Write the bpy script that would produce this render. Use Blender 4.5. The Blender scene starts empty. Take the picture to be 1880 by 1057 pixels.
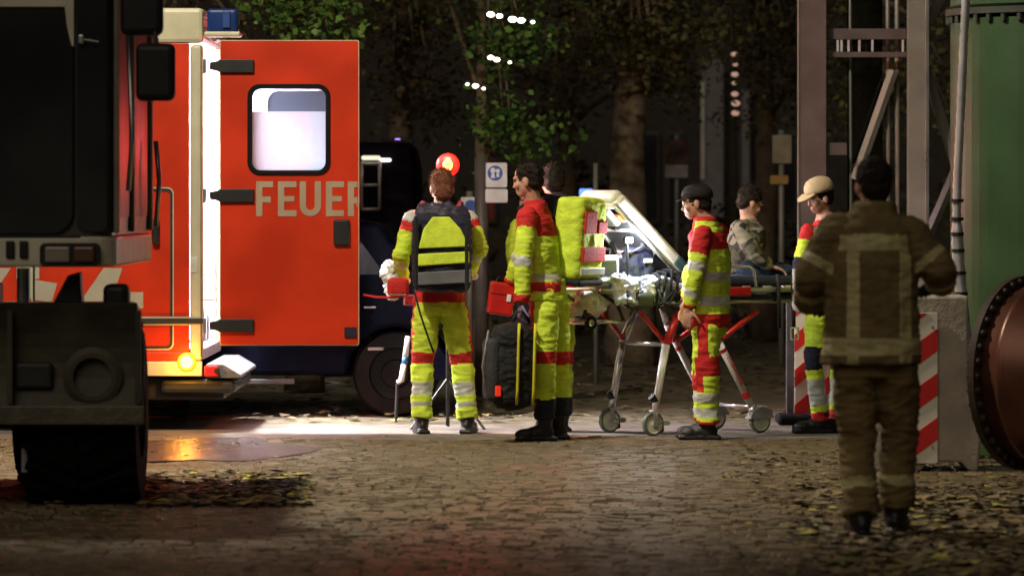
import bpy, bmesh, math, random
from mathutils import Vector, Matrix, noise

random.seed(7)
SC = bpy.context.scene
COL = SC.collection
R = math.radians

# ------------------------------------------------------------------ camera, sky, sun, exposure
F = 8640.0            # focal length in photo pixels (photo 1880 x 1057)
H0 = 368.0            # horizon row of the photo
EYE = 1.6             # camera height
cam_d = bpy.data.cameras.new('camera')
cam = bpy.data.objects.new('camera', cam_d); COL.objects.link(cam)
cam.location = (0, 0, EYE); cam.rotation_euler = (R(90), 0, 0)
cam_d.sensor_width = 36; cam_d.lens = F / 1880 * 36
cam_d.shift_y = -(528.5 - H0) / 1880
cam_d.clip_start = 0.5; cam_d.clip_end = 2000
cam_d.dof.use_dof = True; cam_d.dof.focus_distance = 31.5; cam_d.dof.aperture_fstop = 3.2
SC.camera = cam

world = bpy.data.worlds.new('World'); SC.world = world; world.use_nodes = True
wn = world.node_tree; bg = wn.nodes['Background']
sky = wn.nodes.new('ShaderNodeTexSky'); sky.sky_type = 'NISHITA'; sky.sun_disc = False
SUN_EL, SUN_ROT = R(38), R(200)
sky.sun_elevation = SUN_EL; sky.sun_rotation = SUN_ROT
wn.links.new(sky.outputs[0], bg.inputs[0]); bg.inputs[1].default_value = 0.0012
sun_d = bpy.data.lights.new('sun', 'SUN'); sun = bpy.data.objects.new('sun', sun_d); COL.objects.link(sun)
sun_d.energy = 0.36; sun_d.angle = R(40); sun_d.color = (1, .86, .66)
sdir = Vector((math.sin(SUN_ROT) * math.cos(SUN_EL), math.cos(SUN_ROT) * math.cos(SUN_EL), math.sin(SUN_EL)))
sun.rotation_euler = sdir.to_track_quat('Z', 'Y').to_euler()

vs = SC.view_settings
vs.view_transform = 'Standard'; vs.look = 'None'; vs.exposure = 0.5; vs.gamma = 1.0; vs.use_curve_mapping = False
SC.cycles.use_denoising = True
SC.cycles.max_bounces = 6; SC.cycles.diffuse_bounces = 3; SC.cycles.glossy_bounces = 3
SC.cycles.transmission_bounces = 4; SC.cycles.transparent_max_bounces = 8
SC.cycles.caustics_reflective = False; SC.cycles.caustics_refractive = False
SC.cycles.sample_clamp_indirect = 4.0

# ------------------------------------------------------------------ helpers
def X(px, d): return (px - 940) / F * d
def Z(py, d): return EYE - (py - H0) / F * d
def W(px, py, d): return Vector((X(px, d), d, Z(py, d)))
def ground_d(py): return EYE * F / (py - H0)

MATS = {}
def mat(name, col, rough=.6, metal=0.0, var=.18, scale=6.0, bump=0.0, bscale=60.0, spec=.4, coat=0.0, emit=None, estr=0.0, col2=None):
    if name in MATS: return MATS[name]
    m = bpy.data.materials.new(name); m.use_nodes = True
    nt = m.node_tree; b = nt.nodes['Principled BSDF']
    tc = nt.nodes.new('ShaderNodeTexCoord')
    nz = nt.nodes.new('ShaderNodeTexNoise'); nz.inputs['Scale'].default_value = scale; nz.inputs['Detail'].default_value = 6
    nt.links.new(tc.outputs['Object'], nz.inputs['Vector'])
    rp = nt.nodes.new('ShaderNodeValToRGB')
    lo = col2 if col2 else tuple(c * (1 - var) for c in col)
    hi = col if col2 else tuple(min(1, c * (1 + var)) for c in col)
    rp.color_ramp.elements[0].position = .35; rp.color_ramp.elements[1].position = .65
    rp.color_ramp.elements[0].color = (*lo, 1); rp.color_ramp.elements[1].color = (*hi, 1)
    nt.links.new(nz.outputs['Fac'], rp.inputs['Fac']); nt.links.new(rp.outputs[0], b.inputs['Base Color'])
    mr = nt.nodes.new('ShaderNodeMapRange'); mr.inputs['To Min'].default_value = max(.02, rough - .08); mr.inputs['To Max'].default_value = min(1, rough + .08)
    nt.links.new(nz.outputs['Fac'], mr.inputs['Value']); nt.links.new(mr.outputs[0], b.inputs['Roughness'])
    b.inputs['Metallic'].default_value = metal; b.inputs['Specular IOR Level'].default_value = spec
    b.inputs['Coat Weight'].default_value = coat
    if bump:
        n2 = nt.nodes.new('ShaderNodeTexNoise'); n2.inputs['Scale'].default_value = bscale; n2.inputs['Detail'].default_value = 4
        nt.links.new(tc.outputs['Object'], n2.inputs['Vector'])
        bp = nt.nodes.new('ShaderNodeBump'); bp.inputs['Strength'].default_value = bump; bp.inputs['Distance'].default_value = .02
        nt.links.new(n2.outputs['Fac'], bp.inputs['Height']); nt.links.new(bp.outputs[0], b.inputs['Normal'])
    if emit:
        b.inputs['Emission Color'].default_value = (*emit, 1); b.inputs['Emission Strength'].default_value = estr
    MATS[name] = m
    return m

def frosted(name, tint, w=.6):
    m = bpy.data.materials.new(name); m.use_nodes = True; nt = m.node_tree
    nt.nodes.remove(nt.nodes['Principled BSDF']); o = nt.nodes['Material Output']
    a = nt.nodes.new('ShaderNodeBsdfDiffuse'); t = nt.nodes.new('ShaderNodeBsdfTranslucent'); x = nt.nodes.new('ShaderNodeMixShader')
    nz = nt.nodes.new('ShaderNodeTexNoise'); nz.inputs['Scale'].default_value = 9
    rp = nt.nodes.new('ShaderNodeValToRGB'); rp.color_ramp.elements[0].color = (*[c * .92 for c in tint], 1); rp.color_ramp.elements[1].color = (*tint, 1)
    nt.links.new(nz.outputs[0], rp.inputs[0])
    for s in (a, t): nt.links.new(rp.outputs[0], s.inputs[0])
    x.inputs[0].default_value = w
    nt.links.new(a.outputs[0], x.inputs[1]); nt.links.new(t.outputs[0], x.inputs[2]); nt.links.new(x.outputs[0], o.inputs[0])
    return m

def clear_glass(name, tint=(.9, .93, .95), refl=.1):
    m = bpy.data.materials.new(name); m.use_nodes = True; nt = m.node_tree
    nt.nodes.remove(nt.nodes['Principled BSDF']); o = nt.nodes['Material Output']
    a = nt.nodes.new('ShaderNodeBsdfTransparent'); a.inputs[0].default_value = (*tint, 1)
    t = nt.nodes.new('ShaderNodeBsdfGlossy'); t.inputs['Roughness'].default_value = .05
    x = nt.nodes.new('ShaderNodeMixShader'); x.inputs[0].default_value = refl
    nt.links.new(a.outputs[0], x.inputs[1]); nt.links.new(t.outputs[0], x.inputs[2]); nt.links.new(x.outputs[0], o.inputs[0])
    return m

def tag(o, label=None, cat=None, group=None, kind=None):
    if label: o['label'] = label
    if cat: o['category'] = cat
    if group: o['group'] = group
    if kind: o['kind'] = kind
    return o

def thing(name, loc, label, cat, group=None):
    o = bpy.data.objects.new(name, None); COL.objects.link(o); o.location = loc; o.empty_display_size = .1
    return tag(o, label, cat, group)

def origin_of(o):
    v = Vector((0, 0, 0))
    while o is not None:
        v += Vector(o.location); o = o.parent
    return v

def link(name, me, parent=None):
    o = bpy.data.objects.new(name, me); COL.objects.link(o)
    if parent is not None: o.parent = parent
    return o

def basis(lat, up=(0, 0, 1)):
    """matrix with columns lateral, outward, up"""
    u = Vector(up).normalized(); l = Vector(lat).normalized()
    l = (l - u * l.dot(u)).normalized(); o = u.cross(l)
    return Matrix((l, o, u)).transposed()

class MB:
    def __init__(s): s.v = []; s.f = []; s.m = []; s.cur = 0
    def add(s, vs_, fs):
        k = len(s.v); s.v += [Vector(p) for p in vs_]
        for f in fs: s.f.append([i + k for i in f]); s.m.append(s.cur)
        return s
    def box(s, c, size, B=None):
        c = Vector(c); h = [q / 2 for q in size]
        P = []
        for x, y, z in ((-1,-1,-1),(1,-1,-1),(1,1,-1),(-1,1,-1),(-1,-1,1),(1,-1,1),(1,1,1),(-1,1,1)):
            q = Vector((x*h[0], y*h[1], z*h[2])); P.append(c + (B @ q if B else q))
        return s.add(P, [(0,3,2,1),(4,5,6,7),(0,1,5,4),(1,2,6,5),(2,3,7,6),(3,0,4,7)])
    def box2(s, a, b):
        return s.box([(p+q)/2 for p, q in zip(a, b)], [abs(p-q) for p, q in zip(a, b)])
    def rbox(s, c, size, r, B=None, seg=3):
        bm = bmesh.new(); bmesh.ops.create_cube(bm, size=1)
        for v in bm.verts: v.co = Vector((v.co.x*size[0], v.co.y*size[1], v.co.z*size[2]))
        r = min(r, min(size) * .49)
        bmesh.ops.bevel(bm, geom=bm.edges[:], offset=r, segments=seg, profile=.5, affect='EDGES')
        bm.verts.index_update(); c = Vector(c)
        s.add([c + (B @ v.co if B else v.co) for v in bm.verts], [[v.index for v in f.verts] for f in bm.faces])
        bm.free(); return s
    def ring_loft(s, rings, cap=True, closed=True):
        n = len(rings[0]); P = [p for r in rings for p in r]; fs = []
        for i in range(len(rings) - 1):
            for j in range(n if closed else n - 1):
                fs.append((i*n+j, i*n+(j+1) % n, (i+1)*n+(j+1) % n, (i+1)*n+j))
        if cap: fs.append(tuple(range(n))[::-1]); fs.append(tuple(range((len(rings)-1)*n, len(rings)*n)))
        return s.add(P, fs)
    def tube(s, pts, rad, n=10, cap=True):
        pts = [Vector(p) for p in pts]
        if not isinstance(rad, (list, tuple)): rad = [rad] * len(pts)
        rings = []; ref = None
        for i, p in enumerate(pts):
            t = (pts[min(i+1, len(pts)-1)] - pts[max(i-1, 0)])
            if t.length < 1e-9: t = Vector((0, 0, 1))
            t.normalize()
            if ref is None: ref = Vector((0, 0, 1)) if abs(t.z) < .9 else Vector((1, 0, 0))
            a = t.cross(ref).normalized(); b = t.cross(a).normalized(); ref = b.cross(t) if False else ref
            rings.append([p + a * (rad[i] * math.cos(2*math.pi*k/n)) + b * (rad[i] * math.sin(2*math.pi*k/n)) for k in range(n)])
        return s.ring_loft(rings, cap)
    def capsule(s, a, b, ra, rb, n=12):
        a = Vector(a); b = Vector(b); t = (b - a); L = t.length; t = t / L if L > 1e-6 else Vector((0, 0, 1))
        pts = []; rad = []
        for k in (-.98, -.8, -.5, 0): pts.append(a + t * (ra * k)); rad.append(ra * math.sqrt(1 - k*k))
        for k in (0, .5, .8, .98): pts.append(b + t * (rb * k)); rad.append(rb * math.sqrt(1 - k*k))
        return s.tube(pts, rad, n)
    def ell(s, c, r, B=None, n=14, m=9):
        c = Vector(c); rings = []
        for i in range(m + 1):
            th = math.pi * (.03 + .94 * i / m); ring = []
            for j in range(n):
                ph = 2*math.pi*j/n
                q = Vector((r[0]*math.sin(th)*math.cos(ph), r[1]*math.sin(th)*math.sin(ph), r[2]*math.cos(th)))
                ring.append(c + (B @ q if B else q))
            rings.append(ring)
        return s.ring_loft(rings)
    def prism(s, poly, a, b, axis='y'):
        """poly of 2D points; axis y: (x,z) extruded in y; x: (y,z); z: (x,y)"""
        def mk(p, t): return {'y': (p[0], t, p[1]), 'x': (t, p[0], p[1]), 'z': (p[0], p[1], t)}[axis]
        n = len(poly); P = [mk(p, a) for p in poly] + [mk(p, b) for p in poly]
        fs = [tuple(range(n)), tuple(range(n, 2*n))[::-1]] + [(i, i+n, (i+1) % n + n, (i+1) % n) for i in range(n)]
        return s.add(P, fs)
    def frame(s, outer, inner, a, b):
        """ring between two equal-length 2D loops in the xz plane, extruded a..b in y"""
        n = len(outer)
        P = [(p[0], a, p[1]) for p in outer] + [(p[0], a, p[1]) for p in inner] + [(p[0], b, p[1]) for p in outer] + [(p[0], b, p[1]) for p in inner]
        fs = []
        for i in range(n):
            j = (i+1) % n
            fs += [(i, j, n+j, n+i), (2*n+i, 3*n+i, 3*n+j, 2*n+j), (i, 2*n+i, 2*n+j, j), (n+i, n+j, 3*n+j, 3*n+i)]
        return s.add(P, fs)
    def lathe(s, prof, c, axis, n=32, cap=False):
        """prof: list of (radius, along axis)"""
        ax = Vector(axis).normalized(); ref = Vector((0, 0, 1)) if abs(ax.z) < .9 else Vector((1, 0, 0))
        a = ax.cross(ref).normalized(); b = ax.cross(a); c = Vector(c)
        rings = [[c + ax * h + a * (r*math.cos(2*math.pi*k/n)) + b * (r*math.sin(2*math.pi*k/n)) for k in range(n)] for r, h in prof]
        return s.ring_loft(rings, cap)
    def build(s, name, m, parent=None, smooth=False, bevel=0.0, seg=2):
        bm = bmesh.new()
        vv = [bm.verts.new(p) for p in s.v]
        for f, k in zip(s.f, s.m):
            try:
                q = bm.faces.new([vv[i] for i in f]); q.material_index = k
            except ValueError: pass
        bmesh.ops.recalc_face_normals(bm, faces=bm.faces[:])
        if bevel:
            ed = [e for e in bm.edges if len(e.link_faces) == 2 and e.calc_face_angle(0) > R(35)]
            bmesh.ops.bevel(bm, geom=ed, offset=bevel, segments=seg, profile=.5, affect='EDGES', clamp_overlap=True)
        o0 = origin_of(parent)
        if parent is None and s.v:
            xs = [p.x for p in s.v]; ys = [p.y for p in s.v]; zs = [p.z for p in s.v]
            o0 = Vector(((min(xs)+max(xs))/2, (min(ys)+max(ys))/2, min(zs)))
        bmesh.ops.translate(bm, verts=bm.verts[:], vec=-o0)
        me = bpy.data.meshes.new(name); bm.to_mesh(me); bm.free()
        for k in (m if isinstance(m, (list, tuple)) else [m]): me.materials.append(k)
        if smooth:
            for p in me.polygons: p.use_smooth = True
        o = link(name, me, parent)
        if parent is None: o.location = o0
        return o

def rrect(x0, x1, z0, z1, r, n=6):
    P = []
    for cx, cz, a0 in ((x1-r, z1-r, 0), (x0+r, z1-r, 90), (x0+r, z0+r, 180), (x1-r, z0+r, 270)):
        for k in range(n + 1):
            a = R(a0 + 90*k/n); P.append((cx + r*math.cos(a), cz + r*math.sin(a)))
    return P

def cuboid(name, m, parent, a, b, bevel=.006):
    return MB().box2(a, b).build(name, m, parent, bevel=bevel)

# ------------------------------------------------------------------ materials
red_paint = mat('signal_red_paint', (.50, .028, .005), .38, var=.16, scale=2.2, coat=.2, bump=.03, bscale=3)
cream = mat('cream_paint', (.46, .43, .30), .4, var=.08)
white = mat('white_paint', (.78, .78, .78), .45, var=.05)
liner = mat('white_liner', (.8, .8, .82), .5, var=.04)
black_pl = mat('black_plastic', (.012, .012, .013), .5, bump=.05, bscale=200)
rubber = mat('rubber', (.008, .008, .008), .8, spec=.12, bump=.1, bscale=120)
dark_steel = mat('dark_steel', (.03, .03, .03), .5, metal=.3, bump=.08, bscale=30)
steel = mat('brushed_steel', (.55, .55, .56), .3, metal=.9, var=.1)
alu = mat('aluminium', (.6, .6, .6), .35, metal=.7, var=.1)
silver_tape = mat('reflective_letters', (.36, .27, .19), .45, var=.08)
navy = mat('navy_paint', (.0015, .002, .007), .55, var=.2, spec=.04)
black_gl = mat('dark_tinted_glass', (.022, .022, .024), .10, var=.4, scale=1.5, spec=.6)
hiviz = mat('hiviz_yellow_fabric', (.58, .74, .05), .8, var=.12, scale=14, bump=.25, bscale=55)
medred = mat('red_fabric', (.50, .016, .014), .8, var=.15, scale=14, bump=.25, bscale=55)
silver = mat('reflective_band', (.46, .47, .42), .45, var=.12, scale=20, bump=.1, bscale=80)
navyfab = mat('navy_fabric', (.012, .012, .028), .85, var=.25, bump=.25, bscale=60)
blackfab = mat('black_fabric', (.01, .01, .011), .8, var=.3, bump=.3, bscale=60)
khaki = mat('khaki_turnout_fabric', (.15, .105, .042), .9, var=.2, scale=10, bump=.3, bscale=45)
khaki_band = mat('dull_yellow_band', (.42, .37, .18), .6, var=.15, scale=20)
skin = mat('skin', (.50, .27, .19), .5, var=.1, scale=20, bump=.05, bscale=90)
hair_dk = mat('dark_hair', (.02, .014, .009), .75, spec=.15, var=.35, scale=60, bump=.5, bscale=140)
hair_rd = mat('auburn_hair', (.16, .06, .03), .75, spec=.15, var=.35, scale=60, bump=.5, bscale=140)
boot_m = mat('black_leather', (.012, .011, .011), .45, var=.3, bump=.2, bscale=60)
capm = mat('beige_cap_cloth', (.55, .42, .25), .8, var=.1, bump=.2, bscale=90)
eye_m = mat('eye_dark', (.02, .015, .012), .2)
concrete = mat('concrete', (.34, .30, .25), .9, var=.16, scale=5, bump=.35, bscale=30)
stripe_red = mat('barrier_red', (.55, .02, .018), .5, var=.08)
stripe_wht = mat('barrier_white', (.70, .68, .58), .5, var=.08)

# ------------------------------------------------------------------ ground
def ground_mat():
    m = bpy.data.materials.new('damp_leafy_ground'); m.use_nodes = True; nt = m.node_tree; b = nt.nodes['Principled BSDF']
    tc = nt.nodes.new('ShaderNodeTexCoord')
    def nz(sc, det=8, vec=None):
        n = nt.nodes.new('ShaderNodeTexNoise'); n.inputs['Scale'].default_value = sc; n.inputs['Detail'].default_value = det
        nt.links.new(vec or tc.outputs['Object'], n.inputs['Vector']); return n
    big = nz(.7, 6); mid = nz(6, 8); fine = nz(38, 6)
    mx = nt.nodes.new('ShaderNodeMix'); mx.data_type = 'FLOAT'; mx.inputs[0].default_value = .5
    nt.links.new(mid.outputs[0], mx.inputs[2]); nt.links.new(fine.outputs[0], mx.inputs[3])
    rp = nt.nodes.new('ShaderNodeValToRGB'); e = rp.color_ramp.elements
    e[0].position = .36; e[0].color = (.055, .043, .027, 1); e[1].position = .64; e[1].color = (.27, .225, .145, 1)
    q = e.new(.5); q.color = (.14, .113, .072, 1)
    nt.links.new(mx.outputs[0], rp.inputs[0]); nt.links.new(rp.outputs[0], b.inputs['Base Color'])
    mr = nt.nodes.new('ShaderNodeMapRange'); mr.inputs['From Min'].default_value = .38; mr.inputs['From Max'].default_value = .62
    mr.inputs['To Min'].default_value = .34; mr.inputs['To Max'].default_value = .75
    nt.links.new(big.outputs[0], mr.inputs[0]); nt.links.new(mr.outputs[0], b.inputs['Roughness'])
    bp = nt.nodes.new('ShaderNodeBump'); bp.inputs['Strength'].default_value = .6; bp.inputs['Distance'].default_value = .02
    nt.links.new(mx.outputs[0], bp.inputs['Height']); nt.links.new(bp.outputs[0], b.inputs['Normal'])
    return m
gm = ground_mat()
g = MB()
NX, NY = 60, 120
GX0, GX1, GY0, GY1 = -14, 14, 14, 64
P = []
for j in range(NY + 1):
    for i in range(NX + 1):
        x = GX0 + (GX1-GX0)*i/NX; y = GY0 + (GY1-GY0)*j/NY
        P.append((x, y, -.012 + .010 * noise.noise(Vector((x*.9, y*.9, 0)))))
fs = [(j*(NX+1)+i, j*(NX+1)+i+1, (j+1)*(NX+1)+i+1, (j+1)*(NX+1)+i) for j in range(NY) for i in range(NX)]
g.add(P, fs)
# skirt out to the horizon, edge to edge with the near field
O = 600
g.add([(-O, -O, -.012), (O, -O, -.012), (O, O, -.012), (-O, O, -.012), (GX0, GY0, -.012), (GX1, GY0, -.012), (GX1, GY1, -.012), (GX0, GY1, -.012)],
      [(0, 1, 5, 4), (1, 2, 6, 5), (2, 3, 7, 6), (3, 0, 4, 7)])
tag(g.build('ground', gm, smooth=True), 'damp brown ground covered with trodden leaves', kind='structure')

asph = mat('wet_pale_asphalt', (.22, .195, .17), .45, var=.2, scale=2.2, bump=.3, bscale=60, col2=(.12, .10, .08))
pm = MB()
n = 60; ring = []
for side in (0, 1):
    for k in range(n + 1):
        x = -9 + 15.5 * k / n
        y = (31.55 if side == 0 else 33.7) + .26 * noise.noise(Vector((x * 1.1, side * 7, 0))) + .05 * noise.noise(Vector((x * 5, side * 7, 3)))
        ring.append((x, y, -.0005))
pm.add(ring, [(k, k+1, n+1+k+1, n+1+k) for k in range(n)])
tag(pm.build('path', asph), 'pale damp asphalt path across the ground', kind='structure')

# wet patch in front of the ambulance tail
def wet_mat():
    m = bpy.data.materials.new('standing_water_film'); m.use_nodes = True; nt = m.node_tree; b = nt.nodes['Principled BSDF']
    tc = nt.nodes.new('ShaderNodeTexCoord'); mp = nt.nodes.new('ShaderNodeMapping'); mp.inputs['Scale'].default_value = (2.2, 7, 1)
    n1 = nt.nodes.new('ShaderNodeTexNoise'); n1.inputs['Scale'].default_value = 3.0; n1.inputs['Detail'].default_value = 5
    nt.links.new(tc.outputs['Object'], mp.inputs[0]); nt.links.new(mp.outputs[0], n1.inputs[0])
    rp = nt.nodes.new('ShaderNodeValToRGB'); rp.color_ramp.elements[0].position = .35; rp.color_ramp.elements[0].color = (.03, .024, .017, 1); rp.color_ramp.elements[1].position = .7; rp.color_ramp.elements[1].color = (.12, .10, .07, 1)
    nt.links.new(n1.outputs[0], rp.inputs[0]); nt.links.new(rp.outputs[0], b.inputs['Base Color'])
    b.inputs['Roughness'].default_value = .2; b.inputs['Specular IOR Level'].default_value = .6
    bp = nt.nodes.new('ShaderNodeBump'); bp.inputs['Strength'].default_value = .55; bp.inputs['Distance'].default_value = .05
    nt.links.new(n1.outputs[0], bp.inputs['Height']); nt.links.new(bp.outputs[0], b.inputs['Normal']); return m
wp_ = MB(); ring = []
for k in range(48):
    a = 2*math.pi*k/48; q = 1 + .45*noise.noise(Vector((math.cos(a)*1.6, math.sin(a)*1.6, 4)))
    ring.append((X(352, 30) + .62*q*math.cos(a), 30.2 + 1.6*q*math.sin(a), .0055))
wp_.add([(X(352, 30), 30.1, .0058)] + ring, [(0, 1+k, 1+(k+1) % 48) for k in range(48)])
tag(wp_.build('puddle', wet_mat()), 'thin film of water in front of the ambulance tail', kind='structure')

# fallen leaves
leaf_mats = [mat('leaf_brown', (.15, .112, .062), .6, scale=3), mat('leaf_ochre', (.24, .175, .085), .55, scale=3),
             mat('leaf_yellow', (.45, .40, .08), .55, scale=3), mat('leaf_dark', (.06, .045, .03), .6, scale=3), mat('leaf_green', (.12, .17, .04), .55, scale=3)]
def leaf(mb, p, size, k, flat=.14, up=None):
    a = random.uniform(0, 6.283); t = Vector((math.cos(a), math.sin(a), random.uniform(-flat, flat))).normalized()
    nrm = Vector((random.uniform(-flat, flat), random.uniform(-flat, flat), 1)).normalized() if up is None else up
    b = nrm.cross(t).normalized()
    w = size * random.uniform(.35, .5); c = nrm * (size * random.uniform(.0, .12))
    mb.cur = k
    mb.add([p - t*size*.5, p + b*w + c, p + t*size*.5, p - b*w + c], [(0, 1, 2), (0, 2, 3)])
# wet setts in rows, bedded in the ground in front of the path
cobm = [mat('sett_brown', (.150, .106, .054), .5, spec=.35, var=.25, scale=9, bump=.3, bscale=70), mat('sett_grey', (.155, .116, .064), .48, spec=.35, var=.25, scale=9, bump=.3, bscale=70),
        mat('sett_dark', (.120, .087, .045), .52, spec=.35, var=.25, scale=9, bump=.3, bscale=70), mat('sett_pale', (.170, .128, .072), .52, spec=.35, var=.25, scale=9, bump=.3, bscale=70)]
cbm = MB(); rc_ = random.Random(17); yy_ = 18.3
while yy_ < 31.95:
    dep = rc_.uniform(.075, .10); half = .118*(yy_+1) + .3; xx_ = -half - rc_.random()*.1
    while xx_ < half:
        wid = rc_.uniform(.08, .15); zt_ = rc_.uniform(-.002, .003) + .006*noise.noise(Vector((xx_*.6, yy_*.6, 2))); tx_, ty_ = rc_.uniform(-.02, .02), rc_.uniform(-.03, .03)
        gap = .003; x0, x1, y0, y1 = xx_+gap, xx_+wid-gap, yy_+gap+rc_.uniform(-.004, .004), yy_+dep-gap; P = []
        for fy in (0, .1, .9, 1):
            for fx in (0, .07, .93, 1):
                ed = (fx in (0, 1)) or (fy in (0, 1))
                P.append((x0+(x1-x0)*fx, y0+(y1-y0)*fy, (-.009 if ed else zt_ + (fx-.5)*tx_*wid*3 + (fy-.5)*ty_*dep*3)))
        cbm.cur = rc_.choices((0, 1, 2, 3), (4, 3, 3, 1.5))[0] if rc_.random() < .75 else int((noise.noise(Vector((xx_, yy_, 0)))+1)*1.99)
        if yy_ < 31.6 or rc_.random() > (yy_-31.6)/.35 + .6*noise.noise(Vector((xx_*1.4, yy_*2, 8))): cbm.add(P, [(r*4+c, r*4+c+1, r*4+c+5, r*4+c+4) for r in range(3) for c in range(3)])
        xx_ += wid
    yy_ += dep
tag(cbm.build('cobbles', cobm), 'damp brown cobble setts paving the foreground', kind='stuff')
lv = MB(); rl = random.Random(3)
def litter(n, x0, x1, d0, d1, smin, smax, wts, dens=None):
    for _ in range(n):
        u = rl.random(); d = d0 * (d1/d0) ** u
        px = rl.uniform(x0, x1); x = X(px, d)
        if 31.4 < d < 33.7 and rl.random() < .93: continue
        if noise.noise(Vector((x*.8, d*.5, 5))) < rl.uniform(-.6, .25): continue
        leaf(lv, Vector((x, d, rl.uniform(.007, .020))), rl.uniform(smin, smax), rl.choices(range(5), wts)[0])
litter(1500, -150, 2030, 18.5, 31.3, .03, .08, (7, 3, .3, 2.0, .4))
litter(1700, 1330, 2030, 19, 31, .03, .09, (7, 4, .25, 2.2, .5))
litter(2200, 250, 570, 24.6, 27.6, .05, .11, (4, 6, 1.4, 2, .6))
litter(1700, 1640, 2000, 18.6, 25.5, .06, .13, (4, 9, .5, 2, .2))
litter(2600, 1450, 2000, 18.6, 26.5, .05, .12, (5, 6, .4, 3, .3))
litter(4200, 300, 1800, 33.8, 58, .06, .13, (5, 3, .4, 5, .5))
tag(lv.build('fallen_leaves', leaf_mats), 'brown and yellow fallen leaves strewn over the ground', kind='stuff')

# ------------------------------------------------------------------ street lamp (out of frame, beyond the excavator; its light falls on the crew)
sl = thing('street_lamp', (-5.3, 28.6, 0), 'tall grey street lamp with a curved arm at the left', 'street lamp')
MB().tube([(-5.3, 28.6, 0), (-5.3, 28.6, 5.5)], [.09, .06], 14).build('pole', alu, sl, smooth=True)
MB().tube([(-5.3, 28.6, 5.5), (-5.2, 28.55, 6.6), (-4.7, 28.2, 7.2), (-3.6, 27.4, 7.4)], [.06, .05, .045, .04], 12).build('arm', alu, sl, smooth=True)
MB().rbox((-3.3, 27.2, 7.42), (.75, .34, .14), .05).build('lamp_head', alu, sl)
MB().rbox((-3.3, 27.2, 7.335), (.5, .24, .05), .02).build('lens', mat('lamp_lens', (1, .9, .7), .3, emit=(1, .80, .55), estr=18), sl)
ld = bpy.data.lights.new('street_light', 'SPOT'); lo = bpy.data.objects.new('street_light', ld); COL.objects.link(lo)
lo.parent = sl; lo.location = Vector((-3.3, 27.2, 7.28)) - Vector(sl.location)
ld.energy = 2650; ld.spot_size = R(150); ld.spot_blend = .5; ld.shadow_soft_size = .16; ld.color = (1, .90, .70)
lo.rotation_euler = (Vector((-3.3, 27.2, 7.28)) - Vector((.2, 32.0, 0))).to_track_quat('Z', 'Y').to_euler()


# ------------------------------------------------------------------ ambulance
AD = 32.6; AF = 34.6                      # near and far side of the box body
ax = lambda px: X(px, AD)
az = lambda py: Z(py, AD)
XR = ax(373)                               # rear plane
XL = XR - 4.3
amb = thing('ambulance', ((XL+XR)/2, (AD+AF)/2, 0), 'red ambulance with cream trim, rear doors open and interior brightly lit', 'ambulance')
zt, zb = az(15), az(690)
# shell walls: near side, far side, roof, floor, front bulkhead
cuboid('side_wall', red_paint, amb, (XL, AD, az(645)), (ax(347), AD+.05, az(80)), .004)
cuboid('side_wall', red_paint, amb, (XL, AF-.05, az(660)), (XR-.03, AF, az(20)), .004)
cuboid('inner_wall', liner, amb, (XL+.05, AF-.07, az(640)), (XR-.035, AF-.053, az(40)), .002)
cuboid('roof_band', cream, amb, (XL, AD-.012, az(80)), (XR, AD+.06, zt), .03)
cuboid('roof', cream, amb, (XL, AD+.062, zt-.06), (XR, AF-.052, zt-.005), .01)
cuboid('ceiling', liner, amb, (XL+.05, AD+.065, zt-.12), (XR-.02, AF-.08, zt-.065), .004)
cuboid('floor', mat('grey_vinyl', (.3, .3, .31), .5), amb, (XL, AD+.052, az(660)), (XR, AF-.075, az(640)), .004)
cuboid('bulkhead', liner, amb, (XL, AD+.06, az(638)), (XL+.05, AF-.08, zt-.13), .004)
# cream corner post with rounded edge and inner line
cp = MB(); cp.rbox(((ax(349)+XR)/2, AD+.03, (az(662)+az(81))/2), (XR-ax(349), .085, az(81)-az(662)), .03)
post = cp.build('corner_post', cream, amb, smooth=False)
cuboid('seal', black_pl, post, (ax(368.5), AD-.016, az(655)), (ax(370), AD-.0105, az(85)), .001)
cuboid('reflector', mat('grey_reflector', (.5, .5, .45), .3), post, (ax(351), AD-.018, az(500)), (ax(362), AD-.0125, az(472)), .003)
cuboid('corner_post', cream, amb, (ax(352), AF-.05, az(662)), (XR, AF+.012, zt), .02)
cuboid('rear_header', white, amb, (XR-.06, AD+.062, az(72)), (XR-.001, AF-.055, zt-.125), .01)
# cream lower sill stripe, red skirt
cuboid('sill', cream, amb, (XL, AD-.008, az(690)), (ax(371), AD+.05, az(663)), .006)
cuboid('skirt', red_paint, amb, (XL, AD-.002, az(662)), (ax(348), AD+.05, az(646)), .004)
# recessed locker outline (rounded) and the dark rail
def locker(x0, x1, y0, y1, w=4.5):
    a = rrect(ax(x0), ax(x1), az(y1), az(y0), .04); b = rrect(ax(x0+w), ax(x1-w), az(y1-w), az(y0+w), .03)
    c = rrect(ax(x0-2), ax(x1+2), az(y1+2), az(y0-2), .045)
    o = MB().frame(a, b, AD-.006, AD+.002).build('locker_door', dark_steel, amb)
    MB().frame(c, a, AD-.004, AD+.002).build('locker_trim', cream, o)
    return o
lk = locker(60, 317, 346, 640)
MB().rbox((ax(286), AD-.02, az(425)), (.05, .05, .175), .015).build('handle', black_pl, lk)
cuboid('guide_rail', dark_steel, amb, (XL+.3, AD-.020, az(594)), (ax(373), AD-.009, az(584)), .002)
cuboid('rail_trim', cream, amb, (XL+.3, AD-.012, az(597)), (ax(372), AD-.0065, az(581)), .001)
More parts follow.
